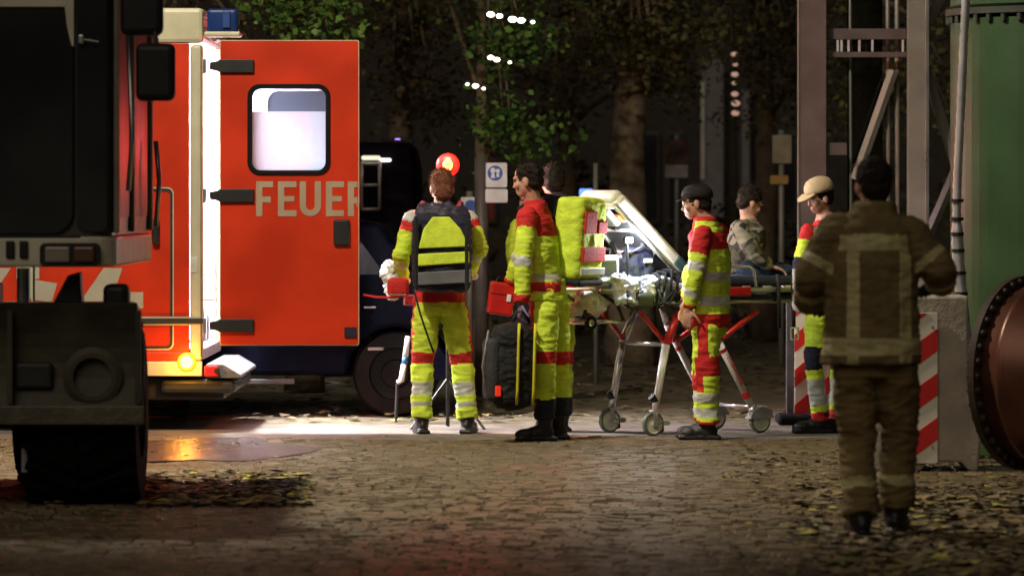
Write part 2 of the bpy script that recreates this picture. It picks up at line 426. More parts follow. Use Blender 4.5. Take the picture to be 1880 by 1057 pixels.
# grey reflective chevron on the side
grey_refl = mat('grey_side_stripe', (.36, .33, .26), .4, var=.06)
def sidepoly(pts, name='stripe'):
    MB().prism([(ax(a), az(b)) for a, b in pts], AD-.0035, AD-.001).build(name, grey_refl, amb)
sidepoly([(225, 492), (190, 492), (148, 553), (190, 553), (210, 535)])
sidepoly([(192, 555), (192, 536), (263, 536), (263, 566), (200, 566)])
sidepoly([(55, 512), (105, 520), (95, 555), (50, 548)])
sidepoly([(-60, 492), (20, 492), (-20, 553), (-100, 553)])
sidepoly([(30, 480), (72, 480), (72, 512), (30, 512)])
# side letters higher up, hidden by the excavator in the main view, are left plain
# near rear door, open at a right angle so its outer face looks at the camera
dx0, dx1, dz0, dz1 = ax(406), ax(658), az(632), az(76)
DY0, DY1 = AD-.055, AD-.005
door = None
wo = rrect(ax(455), ax(607), az(321), az(155), .085); wi = rrect(ax(463.5), ax(598.5), az(313), az(163.5), .06)
do = rrect(dx0, dx1, dz0, dz1, .012)
do_l = []
# outer loop resampled to the same count as the window loop, corner by corner
door_mb = MB(); door_mb.frame(do, wo, DY0, DY1); door = door_mb.build('rear_door', red_paint, amb)
door_lin = MB().frame(rrect(dx0+.01, dx1-.01, dz0+.01, dz1-.01, .012), wo, DY1+.001, DY1+.02).build('door_liner', liner, door)
oe = rrect(dx0-.006, dx1+.006, dz0-.006, dz1+.006, .014)
MB().frame(oe, do, DY0+.004, DY1-.004).build('door_edge', cream, door)
wf = MB().frame(wo, wi, DY0-.012, DY1+.024).build('window_frame', rubber, door, bevel=.004)
wz = az(205)
wi2 = rrect(ax(463.5), ax(598.5), az(313), wz, .06)
low = [p for p in wi if p[1] < wz]; 
frost = frosted('frosted_pane', (.80, .88, .98), .92)
clr = clear_glass('clear_pane', (.55, .60, .68), .05)
lowp = [(ax(598.5), wz-.001), (ax(463.5), wz-.001)] + [p for p in wi if p[1] < (az(313)+.0601)]
MB().prism(lowp, DY0+.010, DY0+.016).build('frosted_pane', frost, door)
topp = [p for p in wi if p[1] > az(163.5)-.0601] + [(ax(463.5), wz), (ax(598.5), wz)]
MB().prism(topp, DY0+.011, DY0+.015).build('clear_pane', clr, door)
def hinge(parent, y0, y1):
    h = MB()
    h.prism([(ax(467), az(y0)+.0), (ax(467), az(y1)), (ax(404), az(y1)), (ax(400), az(y1-3)), (ax(386), az(y1-5)), (ax(386), az(y0+5)), (ax(400), az(y0+3)), (ax(404), az(y0))], DY0-.024, DY0-.002)
    o = h.build('hinge_strap', black_pl, parent, bevel=.004)
    MB().tube([(ax(383), DY0-.012, az(y1+13)), (ax(383), DY0-.012, az(y0-7))], .006, 8).build('hinge_pin', dark_steel, o)
    MB().box2((ax(374), DY0-.02, az(y1+2)), (ax(380), DY0+.002, az(y0-2))).build('hinge_plate', steel, o, bevel=.002)
for y0, y1 in ((110, 134), (347, 371), (585, 609)): hinge(door, y0, y1)
MB().rbox((ax(628), DY0-.014, az(426.5)), (ax(643)-ax(613), .03, az(403)-az(450)), .012).build('door_handle', black_pl, door)
MB().rbox((ax(644), DY0-.008, az(609)), (ax(655)-ax(633), .016, az(600)-az(618)), .004).build('door_catch', navyfab, door)
# letters FEUER, the R cut by the door edge
def letter_polys(ch, x0, x1):
    y0, y1, w, hb = 333, 397, 11.5, 11.0
    ym = (y0+y1)/2
    if ch == 'F': return [[(x0,y0),(x1,y0),(x1,y0+hb),(x0+w,y0+hb),(x0+w,ym-4),(x1-4,ym-4),(x1-4,ym+7),(x0+w,ym+7),(x0+w,y1),(x0,y1)]]
    if ch == 'E': return [[(x0,y0),(x1,y0),(x1,y0+hb),(x0+w,y0+hb),(x0+w,ym-5),(x1-4,ym-5),(x1-4,ym+5),(x0+w,ym+5),(x0+w,y1-hb),(x1,y1-hb),(x1,y1),(x0,y1)]]
    if ch == 'U':
        cx = (x0+x1)/2; ro = (x1-x0)/2; ri = ro-w; cy = y1-ro
        o = [(cx-ro*math.cos(math.pi*k/10), cy+ro*math.sin(math.pi*k/10)) for k in range(11)]
        i = [(cx+ri*math.cos(math.pi*k/10), cy+ri*math.sin(math.pi*k/10)) for k in range(11)]
        return [[(x0,y0)]+o+[(x1,y0),(x1-w,y0)]+i+[(x0+w,y0)]]
    if ch == 'R':   # cut at x1 (door edge)
        return [[(x0,y0),(x1,y0),(x1,y0+hb),(x0+w,y0+hb),(x0+w,ym-3),(x1,ym-3),(x1,y1-14),(x1-3,ym+8),(x0+w,ym+8),(x0+w,y1),(x0,y1)]]
for ch, a, b in (('F',471,502),('E',511,545),('U',551,590),('E',599,632),('R',639,657)):
    for pl in letter_polys(ch, a, b):
        lo_ = MB().prism([(ax(p), az(q)) for p, q in pl], DY0-.004, DY0-.0005).build('letter', silver_tape, door)
        lo_['label'] = 'silver reflective letter ' + ch
# far rear door, open parallel to the near one
FY0, FY1 = AF+.005, AF+.055
fo = rrect(XR+.13, XR+.985, dz0, dz1, .012); fw = rrect(XR+.34, XR+.86, az(321), az(155), .085)
fd = MB().frame(fo, fw, FY0+.02, FY1).build('rear_door', red_paint, amb)
MB().frame(fo, fw, FY0, FY0+.018).build('door_liner', liner, fd)
MB().prism(fw, FY0+.012, FY0+.024).build('frosted_pane', frost, fd)
MB().rbox((XR+.62, FY0-.012, az(470)), (.6, .02, .3), .01).build('tread_panel', alu, fd)
for zz in (az(122), az(360), az(597)):
    MB().box2((XR-.005, FY0+.01, zz-.04), (XR+.128, FY0+.03, zz+.04)).build('hinge_strap', black_pl, fd)
# quilted metal lining seen through the gap
tp = MB(); tp.box2((XR-1.0, AF-.078, az(560)), (XR-.04, AF-.0705, az(382)))
for i in range(26):
    for j in range(16):
        tp.rbox((XR-.06-.036*i, AF-.079, az(556)+.012+.040*j), (.018, .006, .010), .002, seg=1)
tp.build('quilted_panel', alu, amb)
cuboid('bench', liner, amb, (XR-1.6, AF-.55, az(640)), (XR-.12, AF-.08, az(562)), .02)
# roof lights inside the box and loading lamps over the doorway
CABIN = 330
led = mat('white_led', (.9, .9, 1), .3, emit=(.93, .95, 1), estr=CABIN)
for k in range(3):
    cuboid('ceiling_lamp', led, amb, (XR-.55-1.1*k, AD+.5, zt-.135), (XR-.15-1.1*k, AF-.5, zt-.122), .004)
ledl = mat('loading_lens_off', (.5, .5, .52), .25)
for yy in (AD+.55, AF-.55):
    B = basis((0, 1, 0), Vector((.62, 0, -.78)))
    MB().rbox((XR+.035, yy, az(62)), (.34, .05, .09), .015, B).build('loading_lamp', black_pl, amb)
    MB().box(Vector((XR+.035, yy, az(62))) + B @ Vector((0, 0, .046)), (.30, .036, .006), B).build('loading_lens', ledl, amb)
# blue beacon on the rear roof corner
bc = MB().rbox((ax(408.5), AD+.10, az(38)), (ax(437)-ax(380), .22, .165), .025).build('beacon', mat('blue_beacon_lens', (.01, .03, .13), .15, coat=.6), amb)
MB().rbox((ax(408), AD+.10, az(63)), (ax(440)-ax(374), .25, .035), .012).build('beacon_base', cream, bc)
MB().rbox((ax(416), AD-.018, az(36)), (.05, .02, .12), .006).build('beacon_rib', mat('blue_beacon_rib', (.03, .06, .2), .2), bc)
# rear step and amber indicator
st = MB().prism([(XR+.02, az(668)), (ax(408), az(668)), (ax(442), az(688)), (ax(442), az(694)), (XR+.02, az(694))], AD+.02, AF-.02).build('rear_step', mat('worn_step_plate', (.11, .11, .12), .6, var=.3, scale=12, bump=.4, bscale=60), amb, bevel=.006)
MB().rbox((ax(388), AD+.005, az(681)), (.10, .03, .075), .01).build('tail_lamp', mat('tail_lamp_red', (.5, .02, .04), .2, coat=.5), st)
MB().tube([(ax(398), AD-.016, az(681)), (ax(398), AD+.0, az(681))], .02, 10).build('lamp_hole', black_pl, st)
MB().ell((ax(343), AD-.02, az(664)), (.045, .03, .045), n=16, m=10).build('indicator', mat('amber_lamp', (1, .5, .05), .3, emit=(1, .16, .012), estr=45), amb, smooth=True)
def lamp_light(parent, p, col, w, r=.03):
    l = bpy.data.lights.new('lamp_light', 'POINT'); l.energy = w; l.color = col; l.shadow_soft_size = r
    o = bpy.data.objects.new('lamp_light', l); COL.objects.link(o); o.parent = parent; o.location = Vector(p) - origin_of(parent); return o
lamp_light(amb, (ax(343), AD-.16, az(664)), (1, .42, .04), 6.5)
MB().lathe([(.001, .010), (.05, .010), (.066, 0), (.068, -.015), (.001, -.015)], (ax(343), AD-.016, az(664)), (0, -1, 0), 28).build('indicator_lens', mat('lit_amber_lens', (.6, .2, .02), .3, emit=(1, .24, .01), estr=1.5), amb, smooth=True)
cuboid('underbody', dark_steel, amb, (XL, AD+.12, az(735)), (ax(410), AF-.12, az(692)), .02)
cuboid('bumper_beam', dark_steel, amb, (XR-.3, AD+.05, az(722)), (ax(432), AF-.05, az(696)), .03)
def wheel(parent, c, r, w, hub=.6, axis=(0, 1, 0), m=None):
    a = Vector(axis); prof = [(r*hub, -w/2), (r*.93, -w/2), (r, -w*.32), (r, w*.32), (r*.93, w/2), (r*hub, w/2)]
    o = MB().lathe(prof, c, a, 36).build('wheel', rubber, parent, smooth=False)
    MB().lathe([(.001, -w*.30), (r*hub*.5, -w*.34), (r*hub*.55, -w*.22), (r*hub*.95, -w*.3), (r*hub*1.01, -w*.48), (r*hub*1.01, w*.48), (r*hub*.5, w*.3), (.001, w*.3)], c, a, 28).build('rim', m or steel, o)
    return o
for xx in (XR-1.15, XR-4.6):
    wheel(amb, Vector((xx, AD+.2, .36)), .36, .24); wheel(amb, Vector((xx, AF-.2, .36)), .36, .24)
MB().prism([(XL-1.5, .5), (XL-1.5, 1.2), (XL-1.1, 1.35), (XL-.65, 2.25), (XL+.02, 2.35), (XL+.02, .42), (XL-1.3, .42)], AD+.05, AF-.05).build('cab', red_paint, amb, bevel=.05)
MB().prism([(XL-.95, 1.42), (XL-.6, 2.12), (XL-.15, 2.15), (XL-.15, 1.42)], AD+.042, AD+.046).build('cab_window', black_gl, amb)

# low red and white board behind the ambulance, seen under its tail
bb = thing('barrier_board', (X(308, 36.6), 36.6, 0), 'low red and white barrier board seen under the ambulance tail', 'barrier')
for px in (273, 344): cuboid('post', stripe_wht, bb, (X(px-5, 36.6), 36.58, -.01), (X(px+5, 36.6), 36.62, Z(722, 36.6)), .004)
cuboid('board', mat('barrier_ochre', (.5, .36, .12), .6), bb, (X(278.5, 36.6), 36.59, Z(754, 36.6)), (X(315, 36.6), 36.61, Z(728, 36.6)), .003)
cuboid('board', stripe_red, bb, (X(315.5, 36.6), 36.59, Z(750, 36.6)), (X(338.5, 36.6), 36.61, Z(724, 36.6)), .003)

# ------------------------------------------------------------------ dark blue car behind the doors
CD = 35.0
cx = lambda px: X(px, CD)
cz = lambda py: Z(py, CD)
xr = cx(800); xl = xr - 4.4
car = thing('parked_car', ((xl+xr)/2, CD+.9, 0), 'dark blue estate car parked behind the open ambulance doors', 'car')
prof = [(xl, .32), (xl-.0, .75), (xl+.12, .92), (xl+.9, 1.02), (xl+1.5, 1.47), (xl+2.2, 1.54), (xr-1.0, 1.52), (xr-.42, 1.42), (xr-.12, 1.02), (xr-.02, .86), (xr, .5), (xr-.05, .30)]
arch = []
def car_poly():
    out = list(prof)
    for cxx in (xr-.30, xl+.82):
        a = [(cxx+.36*math.cos(math.pi*k/8), .30+.36*math.sin(math.pi*k/8)) for k in range(9)]
        out += a
    return out
cb = MB(); cb.prism(car_poly(), CD, CD+1.75)
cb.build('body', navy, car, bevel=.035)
for poly in ([(xl+1.15, 1.05), (xl+1.6, 1.42), (xl+2.2, 1.46), (xl+2.2, 1.05)], [(xl+2.28, 1.05), (xl+2.28, 1.46), (xr-1.25, 1.45), (xr-1.25, 1.05)], [(xr-1.17, 1.05), (xr-1.17, 1.445), (xr-.62, 1.38), (xr-.38, 1.05)]):
    MB().prism(poly, CD-.004, CD+.002).build('side_window', mat('car_glass', (.003, .003, .005), .2, spec=.2), car)
for xx in (xr-.30, xl+.82):
    wheel(car, Vector((xx, CD+.14, .31)), .32, .22, .62, m=mat('dark_rim', (.008, .008, .008), .6, spec=.08)); wheel(car, Vector((xx, CD+1.6, .31)), .32, .22, .62, m=MATS['dark_rim'])
for zz, a, b in ((.56, 470, 512), (.575, 555, 588), (.80, 668, 690)):
    cuboid('trim_strip', steel, car, (cx(a), CD-.008, zz), (cx(b), CD+.001, zz+.012), .002)
cuboid('sill', mat('sill_grey', (.06, .06, .06), .35), car, (xl+1.25, CD-.01, .235), (xr-1.05, CD+.05, .275), .006)
MB().rbox((cx(690), CD-.01, cz(640)), (.12, .02, .025), .008).build('door_handle', steel, car)
MB().rbox((xr-.15, CD+.02, .86), (.2, .05, .10), .02).build('tail_lamp', mat('dark_red_lens', (.12, .004, .006), .12, coat=.6), car)

# white and blue marker stick leaning at the car's corner
ms = MB(); ms.cur = 0
ms.tube([W(729, 702, 34.0), W(737, 698, 34.0), W(742, 668, 34.0)], [.018, .022, .022], 10); ms.cur = 1
ms.tube([W(742.2, 667, 34.0), W(744, 655, 34.0)], .0225, 10); ms.cur = 0
ms.tube([W(744.2, 654, 34.0), W(749, 617, 34.0)], [.022, .02], 10)
mso = thing('marker_stick', (X(735, 34), 34.0, 0), 'short white stick with a blue band beside the car wheel', 'stick')
ms.build('stick', [white, mat('blue_band', (.03, .12, .3), .4)], mso, smooth=True)
MB().tube([W(729, 703, 34.0), (X(727, 34), 34.0, .0)], [.012, .012], 8).build('foot', black_pl, mso)

# ------------------------------------------------------------------ dark van with a ladder, farther back
VD = 43.0
van = thing('dark_van', (X(690, VD), VD+1, 0), 'dark van with a silver ladder on its rear and roof lamps', 'van')
vx0, vx1 = X(430, VD), X(768, VD)
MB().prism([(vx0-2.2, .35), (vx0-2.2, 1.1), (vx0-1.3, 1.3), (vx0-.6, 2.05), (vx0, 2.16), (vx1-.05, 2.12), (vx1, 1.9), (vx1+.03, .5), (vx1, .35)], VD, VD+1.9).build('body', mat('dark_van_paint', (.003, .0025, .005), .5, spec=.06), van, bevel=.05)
wheel(van, Vector((vx1-.8, VD+.15, .34)), .34, .24); wheel(van, Vector((vx0-1.2, VD+.15, .34)), .34, .24)
ladm = mat('ladder_alu', (.5, .48, .46), .4, metal=.4)
la = MB()
for px in (664, 697): la.tube([W(px, 384, VD-.08), W(px, 296, VD-.08)], .016, 8)
for py in (384, 340, 301): la.tube([W(664, py, VD-.08), W(697, py, VD-.08)], .014, 8)
lad = la.build('ladder', ladm, van, smooth=True)
for py in (380, 305): MB().tube([W(697, py, VD-.08), W(697, py, VD+.02)], .01, 6).build('bracket', ladm, lad)
warm = mat('warm_lamp', (1, .9, .75), .3, emit=(1, .83, .6), estr=5)
MB().rbox(W(681, 290, VD-.06), (.17, .10, .04), .015).build('work_lamp', mat('dull_lamp', (1, .9, .7), .3, emit=(.9, .85, .65), estr=.75), van)
MB().rbox(W(708, 294, VD-.03), (.10, .06, .03), .012).build('side_lamp', mat('side_lamp', (1, .9, .8), .3, emit=(1, .8, .7), estr=2.0), van)
MB().rbox(W(730, 258, VD+.3), (.05, .05, .03), .01).build('blue_led', mat('violet_led', (.3, .2, 1), .3, emit=(.35, .2, 1), estr=3), van)
MB().rbox(W(729, 260.5, VD+.3), (.3, .12, .04), .012).build('lamp_bar', black_pl, van)

# red warning lamp on a stand behind the crew
RD = 33.95
rl_t = thing('warning_lamp', (X(822, RD-.9), RD-.9, 0), 'glowing red warning lamp on a slim stand behind the crew', 'warning lamp')
rp_ = W(822, 303, RD-.9)
MB().tube([(rp_.x, rp_.y, .02), (rp_.x, rp_.y, rp_.z-.05)], .014, 10).build('pole', dark_steel, rl_t, smooth=True)
for k in range(3):
    a = R(90+120*k); MB().tube([(rp_.x, rp_.y, .35), (rp_.x+.3*math.cos(a), rp_.y+.3*math.sin(a), .0)], .01, 8).build('leg', dark_steel, rl_t)
MB().lathe([(.001, 0), (.03, 0), (.03, .02), (.001, .02)], (rp_.x, rp_.y, rp_.z-.055), (0, 0, 1), 16).build('socket', black_pl, rl_t)
MB().ell(rp_, (.036, .036, .042), n=16, m=10).build('bulb', mat('red_lamp', (1, .05, .02), .3, emit=(1, .03, .006), estr=45), rl_t, smooth=True)

MB().lathe([(.001, .012), (.05, .012), (.078, 0), (.082, -.02), (.001, -.03)], rp_ + Vector((0, .035, 0)), (0, -1, 0), 28).build('red_lens', mat('lit_red_lens', (.6, .02, .02), .3, emit=(1, .012, .008), estr=1.6), rl_t, smooth=True)
lamp_light(rl_t, rp_ + Vector((0, -.07, .10)), (1, .04, .02), 50)

# ------------------------------------------------------------------ wheeled excavator at the left edge
ED = 24.4
ex = lambda px: X(px, ED)
ez = lambda py: Z(py, ED)
exc = thing('wheeled_excavator', (-3.1, 25.8, 0), 'dark wheeled excavator with pale skirted cab, mirrors and a broad blade at the left edge', 'excavator')
cxr = ex(205); cxl = cxr - 2.15; cyb = 26.95
paint = mat('pale_grey_paint', (.64, .60, .48), .42, var=.1, coat=.1)
dkp = mat('dark_cab_paint', (.075, .068, .064), .35, var=.3, coat=.2)
# cab body with the glazing set proud of it
zc0, zc1 = ez(432), 3.05
def rr_plan(x0, x1, y0, y1, r, n=6): return rrect(x0, x1, y0, y1, r, n)
cabo = MB().prism(rr_plan(cxl, cxr, ED, cyb, .14), zc0, zc1, 'z').build('cab', dkp, exc, smooth=False)
MB().prism(rr_plan(cxl-.06, cxr+.03, ED-.05, cyb+.05, .16), zc1+.001, zc1+.09, 'z').build('cab_roof', paint, exc, bevel=.02)
MB().prism(rrect(cxl+.06, ex(133), ez(428), 2.98, .11), ED-.012, ED-.002).build('windscreen', black_gl, cabo)
fr = MB().frame(rrect(cxl+.02, ex(137), ez(431), 3.02, .12), rrect(cxl+.06, ex(133), ez(428), 2.98, .11), ED-.018, ED-.0025).build('windscreen_seal', rubber, cabo)
MB().prism([(ex(118), ez(0)), (ex(136), ez(-20)), (ex(136), ez(86)), (ex(132), ez(84)), (ex(124), ez(50))], ED-.024, ED-.019).build('pillar_cover', paint, cabo)
MB().prism(rrect(-3.3, ex(125), ez(13), ez(-40), .02), ED-.026, ED-.019).build('visor', paint, cabo)
MB().prism(rrect(ex(141), ex(196), ez(425), 2.98, .04), ED-.010, ED-.001).build('corner_pane', black_gl, cabo)
# side glazing facing right, and pillars coloured pale in place of warm highlights
for y0, y1 in ((24.62, 25.45), (25.62, 26.7)):
    MB().prism(rrect(y0, y1, ez(400), 2.95, .08), cxr+.001, cxr+.008, 'x').build('side_pane', mat('dusty_glass', (.03, .028, .025), .42, var=.3, spec=.12), cabo)
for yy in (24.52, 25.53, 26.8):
    MB().rbox((cxr+.016, yy, (zc0+zc1)/2), (.028, .09, zc1-zc0-.02), .012).build('pillar', mat('highlight_pillar', (.30, .27, .22), .55, spec=.2), cabo)
MB().tube([(cxr+.07, 24.6, ez(350)), (cxr+.09, 24.62, ez(250)), (cxr+.07, 24.6, ez(60))], .014, 10).build('grab_rail', steel, cabo, smooth=True)
MB().tube([(cxr+.07, 26.5, ez(420)), (cxr+.09, 26.5, ez(330)), (cxr+.07, 26.5, ez(250))], .014, 10).build('grab_rail', steel, cabo, smooth=True)
MB().rbox((ex(150), ED-.03, ez(73)), (.03, .03, .05), .008).build('wiper_pivot', steel, cabo)
MB().tube([(ex(150), ED-.035, ez(73)), (ex(182), ED-.035, ez(78))], .006, 6).build('wiper', steel, cabo)
# pale skirt under the cab wrapping the corner
sk = MB().prism(rr_plan(cxl-.03, cxr+.02, ED-.03, cyb+.03, .17, 8), ez(490), ez(434), 'z').build('skirt', paint, exc, bevel=.015)
MB().prism(rrect(ex(74), ex(186), ez(489), ez(446), .03), ED-.036, ED-.028).build('lamp_housing', black_pl, sk)
MB().rbox((ex(107), ED-.04, ez(467)), (.13, .03, .085), .012).build('headlamp', mat('dull_lamp_glass', (.28, .24, .2), .12, coat=.5), sk)
MB().rbox((ex(156), ED-.04, ez(467)), (.11, .03, .085), .012).build('turn_lamp', mat('brown_lamp_glass', (.12, .05, .03), .15, coat=.5), sk)
for px in (20, 45): MB().rbox((ex(px), ED-.038, ez(458)), (.045, .02, .09), .008).build('vent', black_pl, sk)
cuboid('skirt_seam', black_pl, sk, (cxl, ED-.033, ez(436)), (cxr-.16, ED-.0285, ez(432)), .001)
# mirrors on arms
def mirror(px0, px1, y0, y1, d):
    c = W((px0+px1)/2, (y0+y1)/2, d)
    return MB().rbox(c, (X(px1, d)-X(px0, d), .09, Z(y0, d)-Z(y1, d)), .035).build('mirror', black_pl, exc)
mirror(250, 322, 80, 186, 24.3); mirror(222, 300, -52, 66, 24.42)
MB().tube([W(285, 60, 24.36), W(287, 84, 24.32)], .014, 8).build('mirror_arm', dark_steel, exc)
MB().tube([W(195, -10, 24.5), W(240, -12, 24.45)], .018, 8).build('mirror_arm', dark_steel, exc)
# slewing ring, deck fittings
MB().lathe([(.55, 0), (.55, .14), (.42, .2), (.42, .4)], (-3.35, 25.9, 1.0), (0, 0, 1), 28, True).build('slewing_ring', dark_steel, exc)
MB().tube([W(43, 492, 24.7), W(43, 560, 24.7)], .035, 12).build('hose_post', alu, exc)
MB().prism([(ex(90), ez(558)), (ex(118), ez(506)), (ex(140), ez(500)), (ex(144), ez(558))], 24.6, 24.75).build('step_bracket', dark_steel, exc, bevel=.01)
MB().rbox((ex(208), 24.62, ez(545)), (.135, .16, .13), .035).build('filler_cap', black_pl, exc)
# undercarriage and blade
uc = mat('dirty_olive_steel', (.055, .050, .032), .6, var=.3, scale=4, bump=.25, bscale=14)
MB().prism([(-4.7, .45), (-4.7, 1.02), (ex(175), 1.02), (ex(185), .95), (ex(185), .45)], 24.52, 27.1).build('undercarriage', uc, exc, bevel=.02)
bl = MB(); rings = []
for k in range(9):
    t = k/8; z = ez(778) + (ez(556)-ez(778))*t; y = ED + .09*math.sin(math.pi*t)
    xe = ex(262) - (.03 if t > .85 else 0)
    rings.append([(-4.75, y, z), (xe, y, z), (xe, y+.04, z), (-4.75, y+.04, z)])
bl.ring_loft(rings)
blade = bl.build('blade', uc, exc, bevel=.004)
cuboid('blade_edge', mat('worn_edge_steel', (.12, .105, .07), .5, metal=.4, bump=.3, bscale=20), blade, (-4.76, ED-.03, ez(779)), (ex(265), ED-.002, ez(744)), .006)
MB().lathe([(.155, 0), (.125, -.012), (.10, -.012), (.10, 0)], (ex(168), ED+.05, ez(692)), (0, 1, 0), 28).build('stiffening_ring', uc, blade)
MB().rbox((ex(60), ED+.06, ez(690)), (.2, .05, .14), .02).build('plate', dark_steel, blade)
for px in (20, 255): cuboid('rib', uc, blade, (ex(px)-.02, ED-.012, ez(742)), (ex(px)+.01, ED+.055, ez(570)), .004)
def tyre(c, r, w):
    o = wheel(exc, Vector(c), r, w, .5, (1, 0, 0), m=uc)
    lug = MB()
    for k in range(22):
        a = 2*math.pi*k/22
        for sgn in (-1, 1):
            B = Matrix.Rotation(a + (.07 if sgn > 0 else 0), 3, 'X') @ Matrix.Rotation(R(28*sgn), 3, 'Z')
            lug.box(Vector(c) + Matrix.Rotation(a + (.07 if sgn > 0 else 0), 3, 'X') @ Vector((sgn*w*.25, 0, r+.006)), (w*.5, .05, .03), B)
    lug.build('tread_lug', rubber, o)
TR = .475
for xx, w in ((ex(160), .58),): tyre((ex(269)-.37, 25.0, TR), TR, .60); tyre((ex(269)-1.95, 25.0, TR), TR, .60); tyre((ex(269)-.62, 26.9, TR), TR, .60); tyre((ex(269)-1.95, 26.9, TR), TR, .60)
MB().box2((ex(269)-1.7, 24.9, .42), (ex(269)-.55, 25.1, .58)).build('axle', dark_steel, exc, bevel=.02)
MB().tube([(ex(38), 24.6, ez(785)), (ex(38), 24.6, ez(870))], .018, 8).build('blade_strut', alu, exc)

# ------------------------------------------------------------------ people
def evaluate_remesh(mb, voxel, smooth_it=4, wr=0.0, wr_scale=9.0, seed=0.0, relax=.5):
    bm = bmesh.new(); vv = [bm.verts.new(p) for p in mb.v]
    for f in mb.f:
        try: bm.faces.new([vv[i] for i in f])
        except ValueError: pass
    bmesh.ops.recalc_face_normals(bm, faces=bm.faces[:])
    me = bpy.data.meshes.new('tmp'); bm.to_mesh(me); bm.free()
    ob = bpy.data.objects.new('tmp', me); COL.objects.link(ob)
    m = ob.modifiers.new('r', 'REMESH'); m.mode = 'VOXEL'; m.voxel_size = voxel
    if smooth_it:
        s = ob.modifiers.new('s', 'SMOOTH'); s.factor = relax; s.iterations = smooth_it
    dg = bpy.context.evaluated_depsgraph_get()
    out = bpy.data.meshes.new_from_object(ob.evaluated_get(dg))
    bpy.data.objects.remove(ob); bpy.data.meshes.remove(me)
    if wr:
        nr = [v.normal.copy() for v in out.vertices]
        for v, q in zip(out.vertices, nr):
            p = Vector((v.co.x*wr_scale, v.co.y*wr_scale, v.co.z*wr_scale*1.5 + seed))
            h = noise.noise(p) + .5*noise.noise(p*2.1) + .9*(1-abs(noise.noise(p*.7 + Vector((3, 1, seed))))) - .7 + .9*((1-abs(noise.noise(Vector((p.x*1.1, p.y*1.1, p.z*2.6)))))**3 - .5)
            v.co += q * (wr * h)
    for p in out.polygons: p.use_smooth = True
    return out

def seg_t(p, a, b):
    ab = b - a; L2 = ab.length_squared
    t = max(0, min(1, (p-a).dot(ab)/L2)) if L2 > 1e-9 else 0
    return t, (p - (a + ab*t)).length

def finish(name, me, mats, parent, fn=None):
    o0 = origin_of(parent)
    for m in mats: me.materials.append(m)
    if fn:
        for p in me.polygons: p.material_index = fn(p.center.copy(), p.normal.copy())
    for v in me.vertices: v.co -= o0
    me.name = name
    return link(name, me, parent)

def hand_mesh(mb, wrist, dirn, palm_n, side, curl=.5, k=1.0):
    """palm, four fingers and a thumb; palm_n points out of the palm, side=+1/-1 chooses the thumb side"""
    t = Vector(dirn).normalized(); nrm = Vector(palm_n); nrm = (nrm - t*nrm.dot(t)).normalized(); l = t.cross(nrm) * side
    w = Vector(wrist)
    B = Matrix((l, nrm, t)).transposed()
    mb.capsule(w - t*.06*k, w + t*.01*k, .029*k, .027*k, 10)
    mb.ell(w + t*.052*k, (.042*k, .017*k, .055*k), B, 12, 8)
    for i, (u, L) in enumerate(((-.031, .062), (-.011, .074), (.010, .080), (.030, .072))):
        p = w + t*.092*k + l*(u*k); d = t.copy(); r = .0092*k
        for j, f in enumerate((.45, .32, .23)):
            a = curl*(.55 + .35*j); d = (d*math.cos(a) + nrm*math.sin(a)).normalized()
            q = p + d*(L*f*k); mb.capsule(p, q, r, r*.92, 8); p = q; r *= .92
    p = w + t*.028*k + l*.034*k; d = (t*.65 + l*.7 + nrm*.25).normalized(); r = .0115*k
    for L in (.036, .028, .024):
        q = p + d*(L*k); mb.capsule(p, q, r, r*.93, 8); p = q; r *= .92; d = (d + nrm*.35*curl + t*.25).normalized()

def head_mesh(mb, c, B, k=1.0):
    """B columns: lateral, forward, up"""
    def E(l, f, u, rl_, rf, ru): mb.ell(Vector(c) + B @ Vector((l*k, f*k, u*k)), (rl_*k, rf*k, ru*k), B, 16, 10)
    E(0, -.012, .025, .074, .094, .092); E(0, .012, -.035, .060, .076, .075); E(0, .040, -.082, .040, .040, .032)
    E(0, .076, .018, .050, .018, .014); E(0, .092, -.035, .013, .016, .012); E(0, .086, -.015, .008, .013, .026)
    E(0, .078, -.066, .022, .012, .008); E(0, .076, -.080, .019, .012, .008)
    for s in (-1, 1):
        E(s*.076, -.008, -.018, .010, .020, .032); E(s*.040, .060, -.030, .024, .022, .024)

